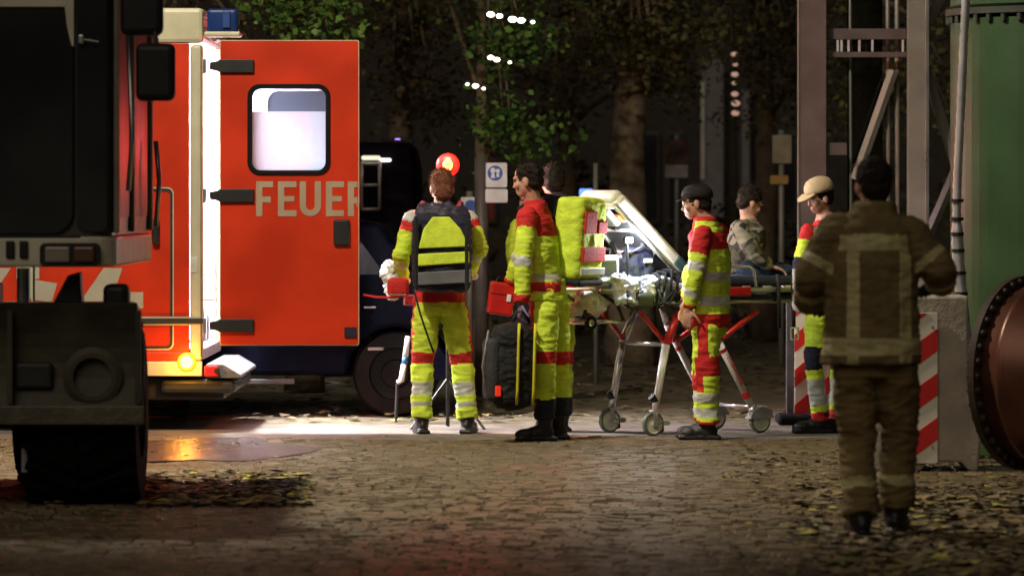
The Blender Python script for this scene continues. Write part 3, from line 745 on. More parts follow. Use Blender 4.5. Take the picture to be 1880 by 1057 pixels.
def person(name, label, d, base, J, yaw, group=None, jacket=None, jm=None, trousers=None, tm=None, hair=None, head_dir=None, head_roll=0, k=1.0,
           arm_r=(.068, .060, .050), leg_r=(.098, .078, .070), torso=None, glove=None, hands=None, hair_len=0.0, boot_dir=None, boots=True, seed=0.0, hem=None, fluff=320, boot_k=1.0):
    """J: joints as (px, py, depth offset); yaw in degrees: 0 = facing right, 90 = facing away, 180 = facing left"""
    root = thing(name, (X(base[0], d + base[1]), d + base[1], 0), label, 'person', group)
    J = {q: W(v[0], v[1], d + v[2]) for q, v in J.items()}
    fw = Vector((math.cos(R(yaw)), math.sin(R(yaw)), 0)); up = Vector((0, 0, 1)); lat = fw.cross(up).normalized()   # lat: wearer's right
    # body
    b = MB()
    hd = head_dir or (yaw, 0)
    hf = Vector((math.cos(R(hd[0]))*math.cos(R(hd[1])), math.sin(R(hd[0]))*math.cos(R(hd[1])), math.sin(R(hd[1]))))
    hu = (up - hf*hf.z).normalized(); hl = hf.cross(hu).normalized(); HB = Matrix((hl, hf, hu)).transposed()
    head_mesh(b, J['head'], HB, k)
    b.capsule(J['neck'], J['head'] + HB @ Vector((0, -.015, -.05)), .056*k, .052*k)
    b.capsule(J['neck'], J['chest'], .07, .12); b.capsule(J['chest'], J['hip'], .12, .11)
    hands = hands or {}
    for s in 'LR':
        if 'sh'+s in J:
            b.capsule(J['chest'], J['sh'+s], .08, .05); b.capsule(J['sh'+s], J['el'+s], .045, .038); b.capsule(J['el'+s], J['wr'+s], .037, .027)
            hdn = hands.get(s)
            if hdn: hand_mesh(b, J['wr'+s], hdn[0], hdn[1], hdn[2], hdn[3], k)
        if 'kn'+s in J:
            b.capsule(J['hip'], J['hp'+s], .09, .08); b.capsule(J['hp'+s], J['kn'+s], .07, .05); b.capsule(J['kn'+s], J['an'+s], .048, .035)
    wr_pts = [J['wr'+s] for s in 'LR' if 'wr'+s in J]
    def skin_fn(p, n):
        if glove:
            for s in 'LR':
                if 'wr'+s in J and (p - J['wr'+s]).length < .24 and (p-J['head']).length > .2: return 1
        return 0
    finish('body', evaluate_remesh(b, .0065, 3, relax=.4), [skin] + ([glove] if glove else []), root, skin_fn)
    for s in (-1, 1):
        MB().ell(J['head'] + HB @ Vector((s*.033*k, .079*k, .001*k)), (.009*k, .005*k, .0045*k), HB, 10, 6).build('eye', eye_m, root, smooth=True)
    # jacket
    if jacket:
        mb = MB(); T = torso or [(-.02, .185, .135), (.25, .165, .125), (.60, .195, .140), (.86, .175, .120), (.97, .10, .085), (1.06, .072, .072)]
        base_p = hem if hem is not None else J['hip']
        rings = []; ctr = []
        path = lambda t: J['hip'].lerp(J['chest'], t/.65) if t < .65 else J['chest'].lerp(J['neck'], (t-.65)/.35)
        for t, rx, ry in T:
            c = path(t); ctr.append((c, t))
            rings.append([c + lat*(rx*k*math.cos(2*math.pi*i/20)) + fw*(ry*k*math.sin(2*math.pi*i/20)) for i in range(20)])
        mb.ring_loft(rings)
        for s in 'LR':
            if 'sh'+s not in J: continue
            mb.capsule(J['sh'+s], J['el'+s], arm_r[0]*k, arm_r[1]*k, 14)
            end = J['wr'+s]; mb.tube([J['el'+s], J['el'+s].lerp(end, .5), end], [arm_r[1]*k, (arm_r[1]+arm_r[2])*.52*k, arm_r[2]*k], 14)
            mb.capsule(J['el'+s], J['el'+s].lerp(end, .2), arm_r[1]*k, arm_r[1]*k, 12)
        a_, c_, n_ = J['hip'], J['chest'], J['neck']
        def jfn(p, n):
            best = ('torso', 0, 1e9)
            for A, Bq, nm in ((a_, c_, 'torso'), (c_, n_, 'torso')):
                t, dd = seg_t(p, A, Bq); dd = dd/(.165*k)
                if dd < best[2]: best = (nm, t, dd)
            for s in 'LR':
                if 'sh'+s not in J: continue
                t, dd = seg_t(p, J['sh'+s], J['el'+s]); dd /= arm_r[0]*k*1.05
                if dd < best[2]: best = ('arm', t, dd)
                t, dd = seg_t(p, J['el'+s], J['wr'+s]); dd /= arm_r[1]*k*1.05
                if dd < best[2]: best = ('arm', 1+t, dd)
            q = p - root.location
            return jacket(best[0], best[1], q.dot(lat), q.dot(fw), p.z, n)
        finish('jacket', evaluate_remesh(mb, .009, 6, .0085*k, 8, seed), jm, root, jfn)
    if trousers:
        mb = MB()
        hp = J['hip']; L, Rr = J['hpL'], J['hpR']
        for t, rx, ry in ((.0, .12, .10),): pass
        rings = []
        for dz, rx, ry in ((-.10, .165, .115), (-.02, .178, .125), (.06, .172, .12), (.13, .165, .115)):
            c = hp + up*dz*k
            rings.append([c + lat*(rx*k*math.cos(2*math.pi*i/18)) + fw*(ry*k*math.sin(2*math.pi*i/18)) for i in range(18)])
        mb.ring_loft(rings)
        for s in 'LR':
            a, kn, an = J['hp'+s], J['kn'+s], J['an'+s]
            mb.tube([a, a.lerp(kn, .5), kn, kn.lerp(an, .35), kn.lerp(an, .8), an], [leg_r[0]*k, leg_r[0]*.95*k, leg_r[1]*1.02*k, leg_r[1]*1.0*k, leg_r[2]*1.02*k, leg_r[2]*1.08*k], 16)
            mb.ell(a, (leg_r[0]*k,)*3); mb.ell(kn, (leg_r[1]*1.04*k,)*3)
        def tfn(p, n):
            best = ('L', 0, 1e9)
            for s in 'LR':
                for off, A, Bq in ((0, J['hp'+s], J['kn'+s]), (1, J['kn'+s], J['an'+s])):
                    t, dd = seg_t(p, A, Bq)
                    if dd < best[2]: best = (s, off+t, dd)
            q = p - root.location; s = best[0]
            mid = J['hp'+s].lerp(J['kn'+s], min(1, best[1])) if best[1] < 1 else J['kn'+s].lerp(J['an'+s], best[1]-1)
            r = p - mid
            return trousers(s, best[1], r.dot(lat), r.dot(fw), p.z, n)
        finish('trousers', evaluate_remesh(mb, .009, 5, .010*k, 7, seed+5), tm, root, tfn)
    if boots:
        for s in 'LR':
            if 'an'+s not in J: continue
            an = J['an'+s]; bd = boot_dir.get(s, yaw) if boot_dir else yaw
            f = Vector((math.cos(R(bd)), math.sin(R(bd)), 0)); l = f.cross(up); B = Matrix((l, f, up)).transposed()
            mb = MB(); toe = Vector((an.x, an.y, 0))
            bk_ = boot_k
            mb.capsule(an + up*.06, Vector((an.x, an.y, .09)), .060*bk_, .052*bk_)
            mb.ell(toe + f*.03*bk_ + up*.055*bk_, (.048*bk_, .10*bk_, .052*bk_), B); mb.ell(toe + f*.12*bk_ + up*.043*bk_, (.049*bk_, .085*bk_, .042*bk_), B)
            mb.rbox(toe + f*.058*bk_ + up*.014, (.092*bk_, .29*bk_, .028), .012, B)
            o = finish('boot', evaluate_remesh(mb, .008, 2, .002, 20, seed), [boot_m], root)
    # hair
    if hair is not None:
        mb = MB(); rr = random.Random(int(seed*10)+1)
        mb.ell(J['head'] + HB @ Vector((0, -.022*k, .034*k)), (.083*k, .098*k, .092*k), HB, 20, 12)
        mb.ell(J['head'] + HB @ Vector((0, -.050*k, -.015*k)), (.072*k, .062*k, (.070+hair_len)*k), HB, 18, 10)
        me = evaluate_remesh(mb, .008, 2, .006, 26, seed)
        h = finish('hair', me, [hair], root)
        fl = MB()
        for _ in range(fluff):
            ph = rr.uniform(0, 6.283); th = rr.uniform(.1, 1.75)
            n = Vector((math.sin(th)*math.cos(ph), math.sin(th)*math.sin(ph), math.cos(th)))
            if n.y > .55 and n.z < .45: continue
            p = J['head'] + HB @ Vector((n.x*.080*k, (-.022+n.y*.095)*k, (.034+n.z*.09)*k))
            dr = (HB @ n + Vector((rr.uniform(-.7, .7), rr.uniform(-.7, .7), rr.uniform(-.9, .3)))).normalized()
            fl.tube([p - dr*.006, p + dr*rr.uniform(.012, .028)], [.003, .0006], 4)
        fl.build('hair_strands', hair, h)['kind'] = 'stuff'
    return root, J, HB, fw, lat

ARMY, RED, SIL, DRK = 0, 1, 2, 3
medic_m = [hiviz, medred, silver, navyfab]

# --- crew member seen from behind with the navy and yellow backpack
def p1_j(part, t, u, v, h, n):
    if part == 'arm':
        if t < .42: return RED if .08 < t < .34 else SIL if t < .08 else ARMY
        if 1.12 < t < 1.28: return SIL
        return ARMY if t < 1.86 else RED
    if h > 1.50: return SIL if h < 1.545 else DRK
    if h > 1.33: return RED
    if h < 1.0: return RED
    return ARMY
def p1_t(s, t, u, v, h, n):
    if abs(n.y) < .45 and ((s == 'R' and n.x > .72) or (s == 'L' and n.x < -.8)) and t < .8: return RED
    if .80 < t < 1.06: return RED
    if 1.38 < t < 1.60: return SIL
    if 1.72 < t < 1.80: return SIL
    return ARMY
p1, J1, *_ = person('person', 'crew member with auburn hair seen from behind wearing a navy backpack', 32.35, (812, 0), dict(
    head=(811, 345, .03), neck=(809, 386, 0), chest=(810, 450, 0), hip=(806, 552, 0),
    shL=(757, 404, 0), elL=(737, 468, -.02), wrL=(737, 512, .22), shR=(861, 404, 0), elR=(881, 455, -.04), wrR=(856, 505, .2),
    hpL=(782, 572, 0), knL=(776, 662, .03), anL=(775, 768, -.02), hpR=(834, 572, 0), knR=(848, 662, .06), anR=(858, 768, .02)),
    96, jacket=p1_j, jm=medic_m, trousers=p1_t, tm=medic_m, hair=hair_rd, glove=mat('white_glove', (.75, .76, .8), .5), seed=1.3, hair_len=.03, fluff=500,
    hands={'L': (Vector((-.5, .6, .15)), Vector((.6, .5, -.2)), 1, .6), 'R': (Vector((-.9, .3, .1)), Vector((0, .6, .6)), -1, .6)}, boot_dir={'L': 100, 'R': 80}, head_dir=(100, -14))

# --- crew member facing left carrying the cases
def p2_j(part, t, u, v, h, n):
    if part == 'arm':
        if t < .26: return RED
        if .92 < t < 1.06: return SIL
        return ARMY if t < 1.80 else RED
    if h > 1.36: return RED
    if 1.06 < h < 1.11: return SIL
    if h < 1.10 and h > .99: return RED
    return ARMY
def p2_t(s, t, u, v, h, n):
    if t < .45 and v > .045: return RED
    if .76 < t < 1.0: return RED
    if t > 1.62: return DRK
    return ARMY
p2, J2, *_ = person('person', 'crew member facing left with yellow rucksack, carrying a red case and black bag', 31.45, (1000, 0), dict(
    head=(968, 330, -.02), neck=(982, 378, 0), chest=(985, 445, 0), hip=(1005, 548, 0),
    shL=(968, 398, -.16), elL=(962, 480, -.24), wrL=(957, 555, -.24), shR=(992, 398, .16), elR=(955, 475, .22), wrR=(938, 520, .3),
    hpL=(1000, 570, -.10), knL=(1000, 668, -.12), anL=(1000, 770, -.10), hpR=(1018, 570, .10), knR=(1024, 668, .12), anR=(1024, 764, .12)),
    160, jacket=p2_j, jm=medic_m, trousers=p2_t, tm=medic_m, hair=hair_dk, seed=2.1, glove=mat('violet_glove', (.16, .13, .22), .5),
    hands={'L': (Vector((-.1, 0, -1)), Vector((.9, .3, 0)), 1, 1.0), 'R': (Vector((-.5, 0, -.9)), Vector((.5, .7, 0)), -1, 1.0)}, head_dir=(165, -8), boot_dir={'L': 186, 'R': 176})

# --- colleague half hidden behind
p2b, *_ = person('person', 'crew member mostly hidden behind the yellow rucksack, only the dark head showing', 32.6, (1018, 0), dict(
    head=(1014, 333, 0), neck=(1018, 378, 0), chest=(1020, 445, 0), hip=(1022, 548, 0),
    shL=(990, 402, -.1), elL=(985, 480, -.06), wrL=(985, 540, .1), shR=(1046, 402, .1), elR=(1052, 475, .1), wrR=(1046, 530, .2),
    hpL=(1010, 570, -.06), knL=(1010, 668, -.02), anL=(1008, 765, 0), hpR=(1032, 570, .06), knR=(1032, 668, .08), anR=(1032, 762, .1)),
    110, jacket=p2_j, jm=medic_m, trousers=p2_t, tm=medic_m, hair=hair_dk, seed=3.4, k=.97,
    hands={'L': (Vector((0, .3, -1)), Vector((1, 0, 0)), 1, .6), 'R': (Vector((0, .3, -1)), Vector((-1, 0, 0)), -1, .6)})

# --- crew member at the stretcher
def p3_j(part, t, u, v, h, n):
    if part == 'arm':
        if t < .50: return RED
        if .70 < t < .92: return SIL
        if 1.42 < t < 1.66: return SIL
        return ARMY if t < 1.9 else RED
    if h > 1.462: return RED
    if v > .035 and h > 1.30: return RED
    if h > 1.39: return ARMY
    if h > 1.275: return RED
    if 1.055 < h < 1.118: return SIL
    if .892 < h < .955: return SIL
    if h < .845: return RED
    return ARMY
def p3_t(s, t, u, v, h, n):
    if t > 1.94: return RED
    if 1.36 < t < 1.55 or 1.68 < t < 1.86: return SIL
    if .58 < t < 1.0 and v < .062: return RED
    if t <= .6 and -.045 < v < .03: return RED
    if 1.0 <= t < 1.32 and v > .0: return RED
    return ARMY
p3, J3, *_ = person('person', 'crew member in dark cap standing in profile beside the stretcher', 31.6, (1292, 0), dict(
    head=(1277, 371, 0), neck=(1296, 410, 0), chest=(1303, 468, 0), hip=(1302, 590, 0),
    shL=(1290, 430, -.16), elL=(1276, 505, -.22), wrL=(1265, 565, -.20), shR=(1318, 428, .14), elR=(1270, 500, .20), wrR=(1262, 552, .22),
    hpL=(1296, 606, -.09), knL=(1299, 690, -.10), anL=(1300, 776, -.08), hpR=(1300, 606, .09), knR=(1292, 690, .11), anR=(1296, 770, .12)),
    158, jacket=p3_j, jm=medic_m, trousers=p3_t, tm=medic_m, hair=hair_dk, seed=4.2, k=.97, leg_r=(.100, .083, .078),
    torso=[(-.06, .185, .142), (.02, .19, .145), (.25, .18, .135), (.60, .195, .145), (.86, .175, .125), (.97, .11, .09), (1.08, .080, .080)],
    hands={'L': (Vector((-.15, 0, -1)), Vector((.5, .8, 0)), 1, .6), 'R': (Vector((-.3, .1, -1)), Vector((.3, -.8, 0)), -1, .5)}, head_dir=(176, -10), boot_dir={'L': 178, 'R': 170})

# --- man in the beige cap behind the stretcher foot end
def p4_j(part, t, u, v, h, n):
    if part == 'arm': return RED if t < .3 else ARMY if t < .85 else DRK if t < 1.2 else SIL
    if h > 1.42: return RED
    return ARMY if abs(u) > .06 else SIL
def p4_t(s, t, u, v, h, n):
    if .02 < t and t < .62: return ARMY
    if .62 < t < 1.05: return DRK if u < .02 else RED
    if 1.05 < t < 1.22: return ARMY
    if 1.22 < t < 1.7: return SIL
    return ARMY if t < 1.82 else RED
p4, J4, HB4, *_ = person('person', 'crew member in a pale beige cap looking down at the stretcher foot', 32.4, (1505, 0), dict(
    head=(1504, 362, 0), neck=(1515, 402, .03), chest=(1518, 460, .03), hip=(1515, 560, .03),
    shL=(1484, 424, -.04), elL=(1468, 484, -.08), wrL=(1466, 532, -.06), shR=(1552, 412, .08), elR=(1558, 480, .08), wrR=(1548, 530, 0),
    hpL=(1500, 585, 0), knL=(1494, 672, -.04), anL=(1507, 772, .0), hpR=(1532, 585, .06), knR=(1540, 672, .06), anR=(1538, 768, .1)),
    212, jacket=p4_j, jm=medic_m, trousers=p4_t, tm=medic_m, hair=hair_dk, seed=5.2, k=.94, glove=mat('pale_glove', (.7, .6, .55), .5), leg_r=(.088, .066, .066), arm_r=(.06, .053, .046),
    hands={'L': (Vector((-.15, -.1, -1)), Vector((.5, .8, 0)), 1, .4), 'R': (Vector((-.3, -.3, -.9)), Vector((-.6, .6, 0)), -1, .5)}, head_dir=(208, -14), boot_dir={'L': 192, 'R': 215}, fluff=20,
    torso=[(-.02, .185, .135), (.25, .165, .125), (.60, .195, .140), (.86, .17, .115), (.95, .10, .085), (1.0, .072, .072)])
def cap(root, head, B, m, k=1.0, peak=True, up=.045, flatten=.85, peak_l=.085):
    mb = MB(); c = head
    prof = [(1.0, -.01), (1.01, .02), (.95, .052), (.78, .083), (.5, .102), (.2, .110), (.02, .111)]
    prof = [(f, z*flatten) for f, z in prof]
    rings = [[c + B @ Vector((.089*f*k*math.cos(2*math.pi*i/24), (-.012 + .108*f*math.sin(2*math.pi*i/24))*k, (up+z)*k)) for i in range(24)] for f, z in prof]
    mb.ring_loft(rings, True); o = mb.build('cap', m, root, smooth=True)
    if peak:
        pk = MB(); top = []; bot = []
        for i in range(13):
            a = math.pi*i/12
            top.append((.080*math.cos(a), .075+peak_l*math.sin(a), up - .004 - .028*math.sin(a) + .012*abs(math.sin(a))*0))
        P = [c + B @ (Vector(p)*k) for p in top]; Q = [q - (B @ Vector((0, 0, .006*k))) for q in P]
        n = len(P); pk.add(P + Q, [tuple(range(n)), tuple(range(n, 2*n))[::-1]] + [(i, i+n, (i+1) % n+n, (i+1) % n) for i in range(n)])
        pk.build('peak', m, o)
    return o
cap(p4, J4['head'], HB4, capm, 1.02)
hd3 = Vector((math.cos(R(176)), math.sin(R(176)), 0)); HB3 = Matrix((hd3.cross(Vector((0, 0, 1))), hd3, Vector((0, 0, 1)))).transposed()
cap(p3, J3['head'], HB3, mat('black_cap_cloth', (.012, .010, .009), .85, bump=.2, bscale=80), .98, up=.038, flatten=.78, peak_l=.055)

# --- firefighter in the foreground
KH, KB = 0, 1
def ff_j(part, t, u, v, h, n):
    if part == 'arm': return KB if (.62 < t < .80 or 1.30 < t < 1.5) else KH
    if 1.365 < h < 1.44: return KB
    if abs(abs(u) - .125) < .028 and n.y < .2 and h < 1.36: return KB
    if .87 < h < .95: return KB
    return KH
def ff_t(s, t, u, v, h, n): return KB if 1.52 < t < 1.66 else KH
ff, JF, HBF, *_ = person('person', 'firefighter in brown turnout gear standing in the dark foreground, back turned', 22.4, (1612, 0), dict(
    head=(1603, 338, .04), neck=(1603, 392, 0), chest=(1600, 470, 0), hip=(1600, 650, 0),
    shL=(1537, 424, 0), elL=(1490, 505, .0), wrL=(1486, 556, .22), shR=(1668, 430, 0), elR=(1722, 492, -.02), wrR=(1728, 520, .30),
    hpL=(1572, 680, 0), knL=(1574, 810, .05), anL=(1580, 948, -.06), hpR=(1644, 680, 0), knR=(1652, 800, .12), anR=(1645, 928, .16)),
    88, jacket=ff_j, jm=[khaki, khaki_band], trousers=ff_t, tm=[khaki, khaki_band], hair=hair_dk, seed=6.6, k=1.06, arm_r=(.088, .082, .070), leg_r=(.106, .083, .080), boot_k=1.18,
    torso=[(-.06, .225, .17), (.02, .225, .17), (.25, .215, .165), (.60, .215, .165), (.86, .19, .145), (.96, .13, .105), (1.10, .088, .088)],
    glove=blackfab, hands={'L': (Vector((.3, .9, -.1)), Vector((0, 0, -1)), -1, .8), 'R': (Vector((-.5, .8, -.1)), Vector((0, 0, -1)), 1, .8)}, head_dir=(100, -4), boot_dir={'L': 96, 'R': 80}, fluff=60)

# --- patient sitting on the stretcher
camo = bpy.data.materials.new('patterned_shirt'); camo.use_nodes = True
_nt = camo.node_tree; _b = _nt.nodes['Principled BSDF']; _tc = _nt.nodes.new('ShaderNodeTexCoord')
_v = _nt.nodes.new('ShaderNodeTexVoronoi'); _v.inputs['Scale'].default_value = 22; _nt.links.new(_tc.outputs['Object'], _v.inputs['Vector'])
_r = _nt.nodes.new('ShaderNodeValToRGB'); _r.color_ramp.interpolation = 'CONSTANT'
_r.color_ramp.elements[0].color = (.02, .022, .015, 1); _r.color_ramp.elements[1].position = .36; _r.color_ramp.elements[1].color = (.075, .07, .04, 1)
_q = _r.color_ramp.elements.new(.62); _q.color = (.20, .18, .12, 1)
_sx = _nt.nodes.new('ShaderNodeSeparateColor'); _nt.links.new(_v.outputs['Color'], _sx.inputs[0]); _nt.links.new(_sx.outputs[0], _r.inputs[0]); _nt.links.new(_r.outputs[0], _b.inputs['Base Color']); _b.inputs['Roughness'].default_value = .9
jeans = mat('blue_denim', (.02, .035, .075), .85, var=.3, bump=.3, bscale=70)
pat, JP, *_ = person('person', 'patient in a patterned jacket and jeans sitting upright on the stretcher', 32.75, (1372, 0), dict(
    head=(1378, 372, .02), neck=(1374, 410, 0), chest=(1370, 444, 0), hip=(1362, 502, 0),
    shL=(1356, 420, .12), elL=(1378, 462, .2), wrL=(1408, 486, .16), shR=(1360, 420, -.12), elR=(1384, 466, -.2), wrR=(1412, 488, -.12),
    hpL=(1374, 506, .09), knL=(1432, 500, .22), anL=(1482, 512, .38), hpR=(1382, 508, -.07), knR=(1444, 502, .06), anR=(1496, 514, .22)),
    28, jacket=lambda *a: 0, jm=[camo], trousers=lambda *a: 0, tm=[jeans], hair=hair_dk, seed=7.7, k=.92, boots=False,
    torso=[(0, .165, .13), (.3, .17, .135), (.65, .19, .14), (.9, .165, .12), (1.0, .09, .08), (1.08, .07, .07)],
    hands={'L': (Vector((1, -.1, -.3)), Vector((0, 0, -1)), -1, .5), 'R': (Vector((1, .1, -.3)), Vector((0, 0, -1)), 1, .5)}, head_dir=(20, -25))
def bootie(root, p, m, f=Vector((.25, 0, .97))):
    mb = MB(); mb.capsule(p, p + f*.14, .045, .036); mb.ell(p, (.06, .05, .06))
    finish('shoe', evaluate_remesh(mb, .01, 2), [m], root)
for s in 'LR': bootie(pat, JP['an'+s] + Vector((.05, 0, .01)), boot_m)

# --- distant helper glimpsed between the two crew members
far_p, *_ = person('person', 'distant helper in a bright vest glimpsed between two crew members', 37.5, (930, 0), dict(
    head=(971, 368, 0), neck=(971, 402, 0), chest=(969, 450, 0), hip=(969, 530, 0),
    shL=(950, 416, -.05), elL=(945, 466, -.05), wrL=(951, 505, .05), shR=(991, 416, .05), elR=(997, 466, .05), wrR=(991, 505, .1),
    hpL=(960, 545, 0), knL=(960, 625, 0), anL=(960, 708, 0), hpR=(980, 545, 0), knR=(980, 625, 0), anR=(980, 708, 0)),
    250, jacket=lambda part, t, u, v, h, n: SIL if (1.0 < h < 1.06 or (part == 'arm' and 1.3 < t < 1.5)) else ARMY, jm=medic_m, trousers=lambda *a: DRK, tm=medic_m, hair=hair_dk, seed=8.1, k=.95)

# ------------------------------------------------------------------ bags and cases
# navy and yellow backpack on the first crew member
BD = 32.35 - .26
bz = lambda py: Z(py, BD)
bxp = lambda px: X(px, BD)
bp = thing('backpack', (bxp(810), BD, bz(540)), 'navy backpack with yellow panels worn by the crew member seen from behind', 'backpack')
_m = MB(); _m.rbox((bxp(811), BD, bz(464)), (bxp(866)-bxp(756), .17, bz(396)-bz(540)), .07); _m.ell((bxp(811), BD-.02, bz(480)), (.20, .098, .22)); finish('bag_body', evaluate_remesh(_m, .010, 5, .010, 11, 1.0), [navyfab], bp)
_m = MB(); _m.ell((bxp(811), BD+.05, bz(398)), (.20, .11, .10)); _m.rbox((bxp(806), BD+.05, bz(392)), (.34, .14, .12), .05); finish('top_flap', evaluate_remesh(_m, .010, 4, .014, 13, 3.0), [mat('grey_violet_fabric', (.03, .026, .045), .6, bump=.2)], bp)
yb = BD - .112
MB().prism([(bxp(769), bz(456)), (bxp(778), bz(420)), (bxp(795), bz(398)), (bxp(826), bz(398)), (bxp(846), bz(420)), (bxp(862), bz(452))], yb-.018, yb+.01).build('upper_panel', hiviz, bp, bevel=.008)
MB().prism([(bxp(768), bz(488)), (bxp(768), bz(466)), (bxp(862), bz(461)), (bxp(862), bz(482))], yb-.018, yb+.01).build('lower_panel', hiviz, bp, bevel=.008)
MB().prism([(bxp(764), bz(523)), (bxp(764), bz(500)), (bxp(866), bz(494)), (bxp(866), bz(518))], yb-.014, yb+.01).build('grey_panel', mat('dull_grey_tape', (.12, .12, .13), .5), bp, bevel=.006)
for a in (764, 857):
    MB().tube([(bxp(a), yb-.012, bz(398)), (bxp(a), yb-.022, bz(450)), (bxp(a), yb-.015, bz(530))], .012, 8).build('strap', blackfab, bp)
for sx in (775, 845):
    MB().tube([(bxp(sx), BD+.06, bz(392)), (bxp(sx), BD+.20, bz(374)), (bxp(sx), BD+.40, bz(392)), (bxp(sx), BD+.42, bz(440))], .022, 8).build('shoulder_strap', navyfab, bp, smooth=True)
# dangling cord
MB().tube([(bxp(760), yb+.03, bz(530)), (bxp(772), yb, bz(575)), (bxp(790), yb-.01, bz(628)), (bxp(797), yb, bz(646))], .008, 6).build('cord', blackfab, bp, smooth=True)

# white pack and red pouch in that crew member's hands
wp = MB(); rr = random.Random(5)
for _ in range(26):
    p = W(rr.uniform(708, 735), rr.uniform(482, 545), 32.5 + rr.uniform(-.08, .08)); wp.ell(p, (rr.uniform(.02, .05), rr.uniform(.02, .05), rr.uniform(.02, .06)), Matrix.Rotation(rr.uniform(0, 3), 3, 'Y'), 8, 5)
wm = evaluate_remesh(wp, .010, 1, .012, 24, 2.0)
wpo = thing('dressing_pack', W(722, 545, 32.5), 'crumpled white plastic pack held by the crew member with auburn hair', 'pack'); finish('wrapper', wm, [mat('white_plastic', (.8, .82, .86), .35, bump=.4, bscale=40)], wpo)
ro = thing('red_pouch', W(728, 548, 32.32), 'small red pouch held under the crumpled white pack', 'pouch')
MB().rbox(W(731, 527, 32.30), (.15, .10, .13), .035).build('pouch_body', medred, ro, smooth=True); MB().tube([W(716, 540, 32.26), W(745, 541, 32.26)], .006, 6).build('zip', silver_tape, ro)
rc = MB().tube([W(668, 541, 32.5), W(690, 545, 32.45), W(712, 546, 32.35), W(735, 545, 32.3)], .008, 8).build('drawstring', medred, ro, smooth=True)

# yellow rucksack on the second crew member
f2 = Vector((math.cos(R(152)), math.sin(R(152)), 0)); l2 = f2.cross(Vector((0, 0, 1)))
B2 = Matrix((f2, l2, Vector((0, 0, 1)))).transposed()
B2 = B2 @ Matrix.Rotation(R(-5), 3, 'Y')
c2 = W(1063, 437, 31.60)
rk = thing('rucksack', c2 - Vector((0, 0, .33)), 'yellow rucksack with red patches and black harness on the crew member facing left', 'backpack')
_m = MB(); _m.rbox(c2, (.22, .38, .55), .05, B2); _m.ell(c2 + B2 @ Vector((-.01, 0, -.04)), (.108, .198, .24), B2); finish('bag_body', evaluate_remesh(_m, .010, 3, .005, 10, 2.0), [hiviz], rk)
MB().rbox(c2 + B2 @ Vector((.165, 0, .0)), (.15, .37, .54), .045, B2).build('harness_panel', blackfab, rk, smooth=True)
for lat_o in (-.12, .12):
    MB().tube([c2 + B2 @ Vector((.17, lat_o, .26)), c2 + B2 @ Vector((.27, lat_o, .27)), c2 + B2 @ Vector((.40, lat_o, .16)), c2 + B2 @ Vector((.38, lat_o*1.2, -.06)), c2 + B2 @ Vector((.20, lat_o*1.4, -.22))], .020, 8).build('shoulder_strap', blackfab, rk, smooth=True)
bo = -.120
def patch(lat0, lat1, z0, z1, m, name): MB().rbox(c2 + B2 @ Vector((bo, (lat0+lat1)/2, (z0+z1)/2)), (.018, abs(lat1-lat0), abs(z1-z0)), .006, B2).build(name, m, rk)
patch(-.16, .0, .04, .19, medred, 'red_patch'); patch(-.16, .16, -.15, -.05, medred, 'red_patch'); patch(-.17, .17, -.24, -.19, silver, 'reflective_band'); patch(.03, .16, .04, .12, medred, 'red_patch')
for zz in (.10, -.12):
    MB().rbox(c2 + B2 @ Vector((.16, .188, zz)), (.15, .014, .03), .005, B2).build('side_strap', mat('grey_webbing', (.12, .12, .13), .6), rk)
MB().rbox(c2 + B2 @ Vector((.20, .188, .02)), (.03, .016, .40), .006, B2).build('side_strap', MATS['grey_webbing'], rk)
# side seams and zip on the camera side
MB().tube([c2 + B2 @ Vector((.02, .197, .24)), c2 + B2 @ Vector((.0, .203, 0)), c2 + B2 @ Vector((.02, .197, -.24))], .006, 6).build('zip', mat('olive_zip', (.2, .22, .02), .6), rk)
MB().rbox(c2 + B2 @ Vector((.0, 0, -.29)), (.24, .36, .05), .02, B2).build('base', blackfab, rk)
MB().tube([c2 + B2 @ Vector((.195, .15, .05)), c2 + B2 @ Vector((.21, .17, .0)), c2 + B2 @ Vector((.195, .15, -.06))], .012, 8).build('strap_end', hiviz, rk)

# red case
c3 = W(920, 548, 31.75); B3 = basis((1, .15, -.14), (.14, 0, 1))
cs = thing('red_case', c3 - Vector((0, 0, .13)), 'small red hard case held by the crew member facing left', 'case')
MB().rbox(c3, (.17, .10, .22), .018, B3).build('case_body', mat('red_plastic', (.55, .02, .018), .35, coat=.3), cs)
MB().rbox(c3 + B3 @ Vector((.045, -.053, .01)), (.03, .012, .05), .005, B3).build('latch', white, cs); MB().box(c3 + B3 @ Vector((0, -.051, .03)), (.168, .003, .004), B3).build('lid_seam', black_pl, cs)
MB().tube([c3 + B3 @ Vector((-.05, 0, .108)), c3 + B3 @ Vector((-.04, 0, .14)), c3 + B3 @ Vector((.04, 0, .14)), c3 + B3 @ Vector((.05, 0, .108))], .008, 8).build('handle', black_pl, cs)

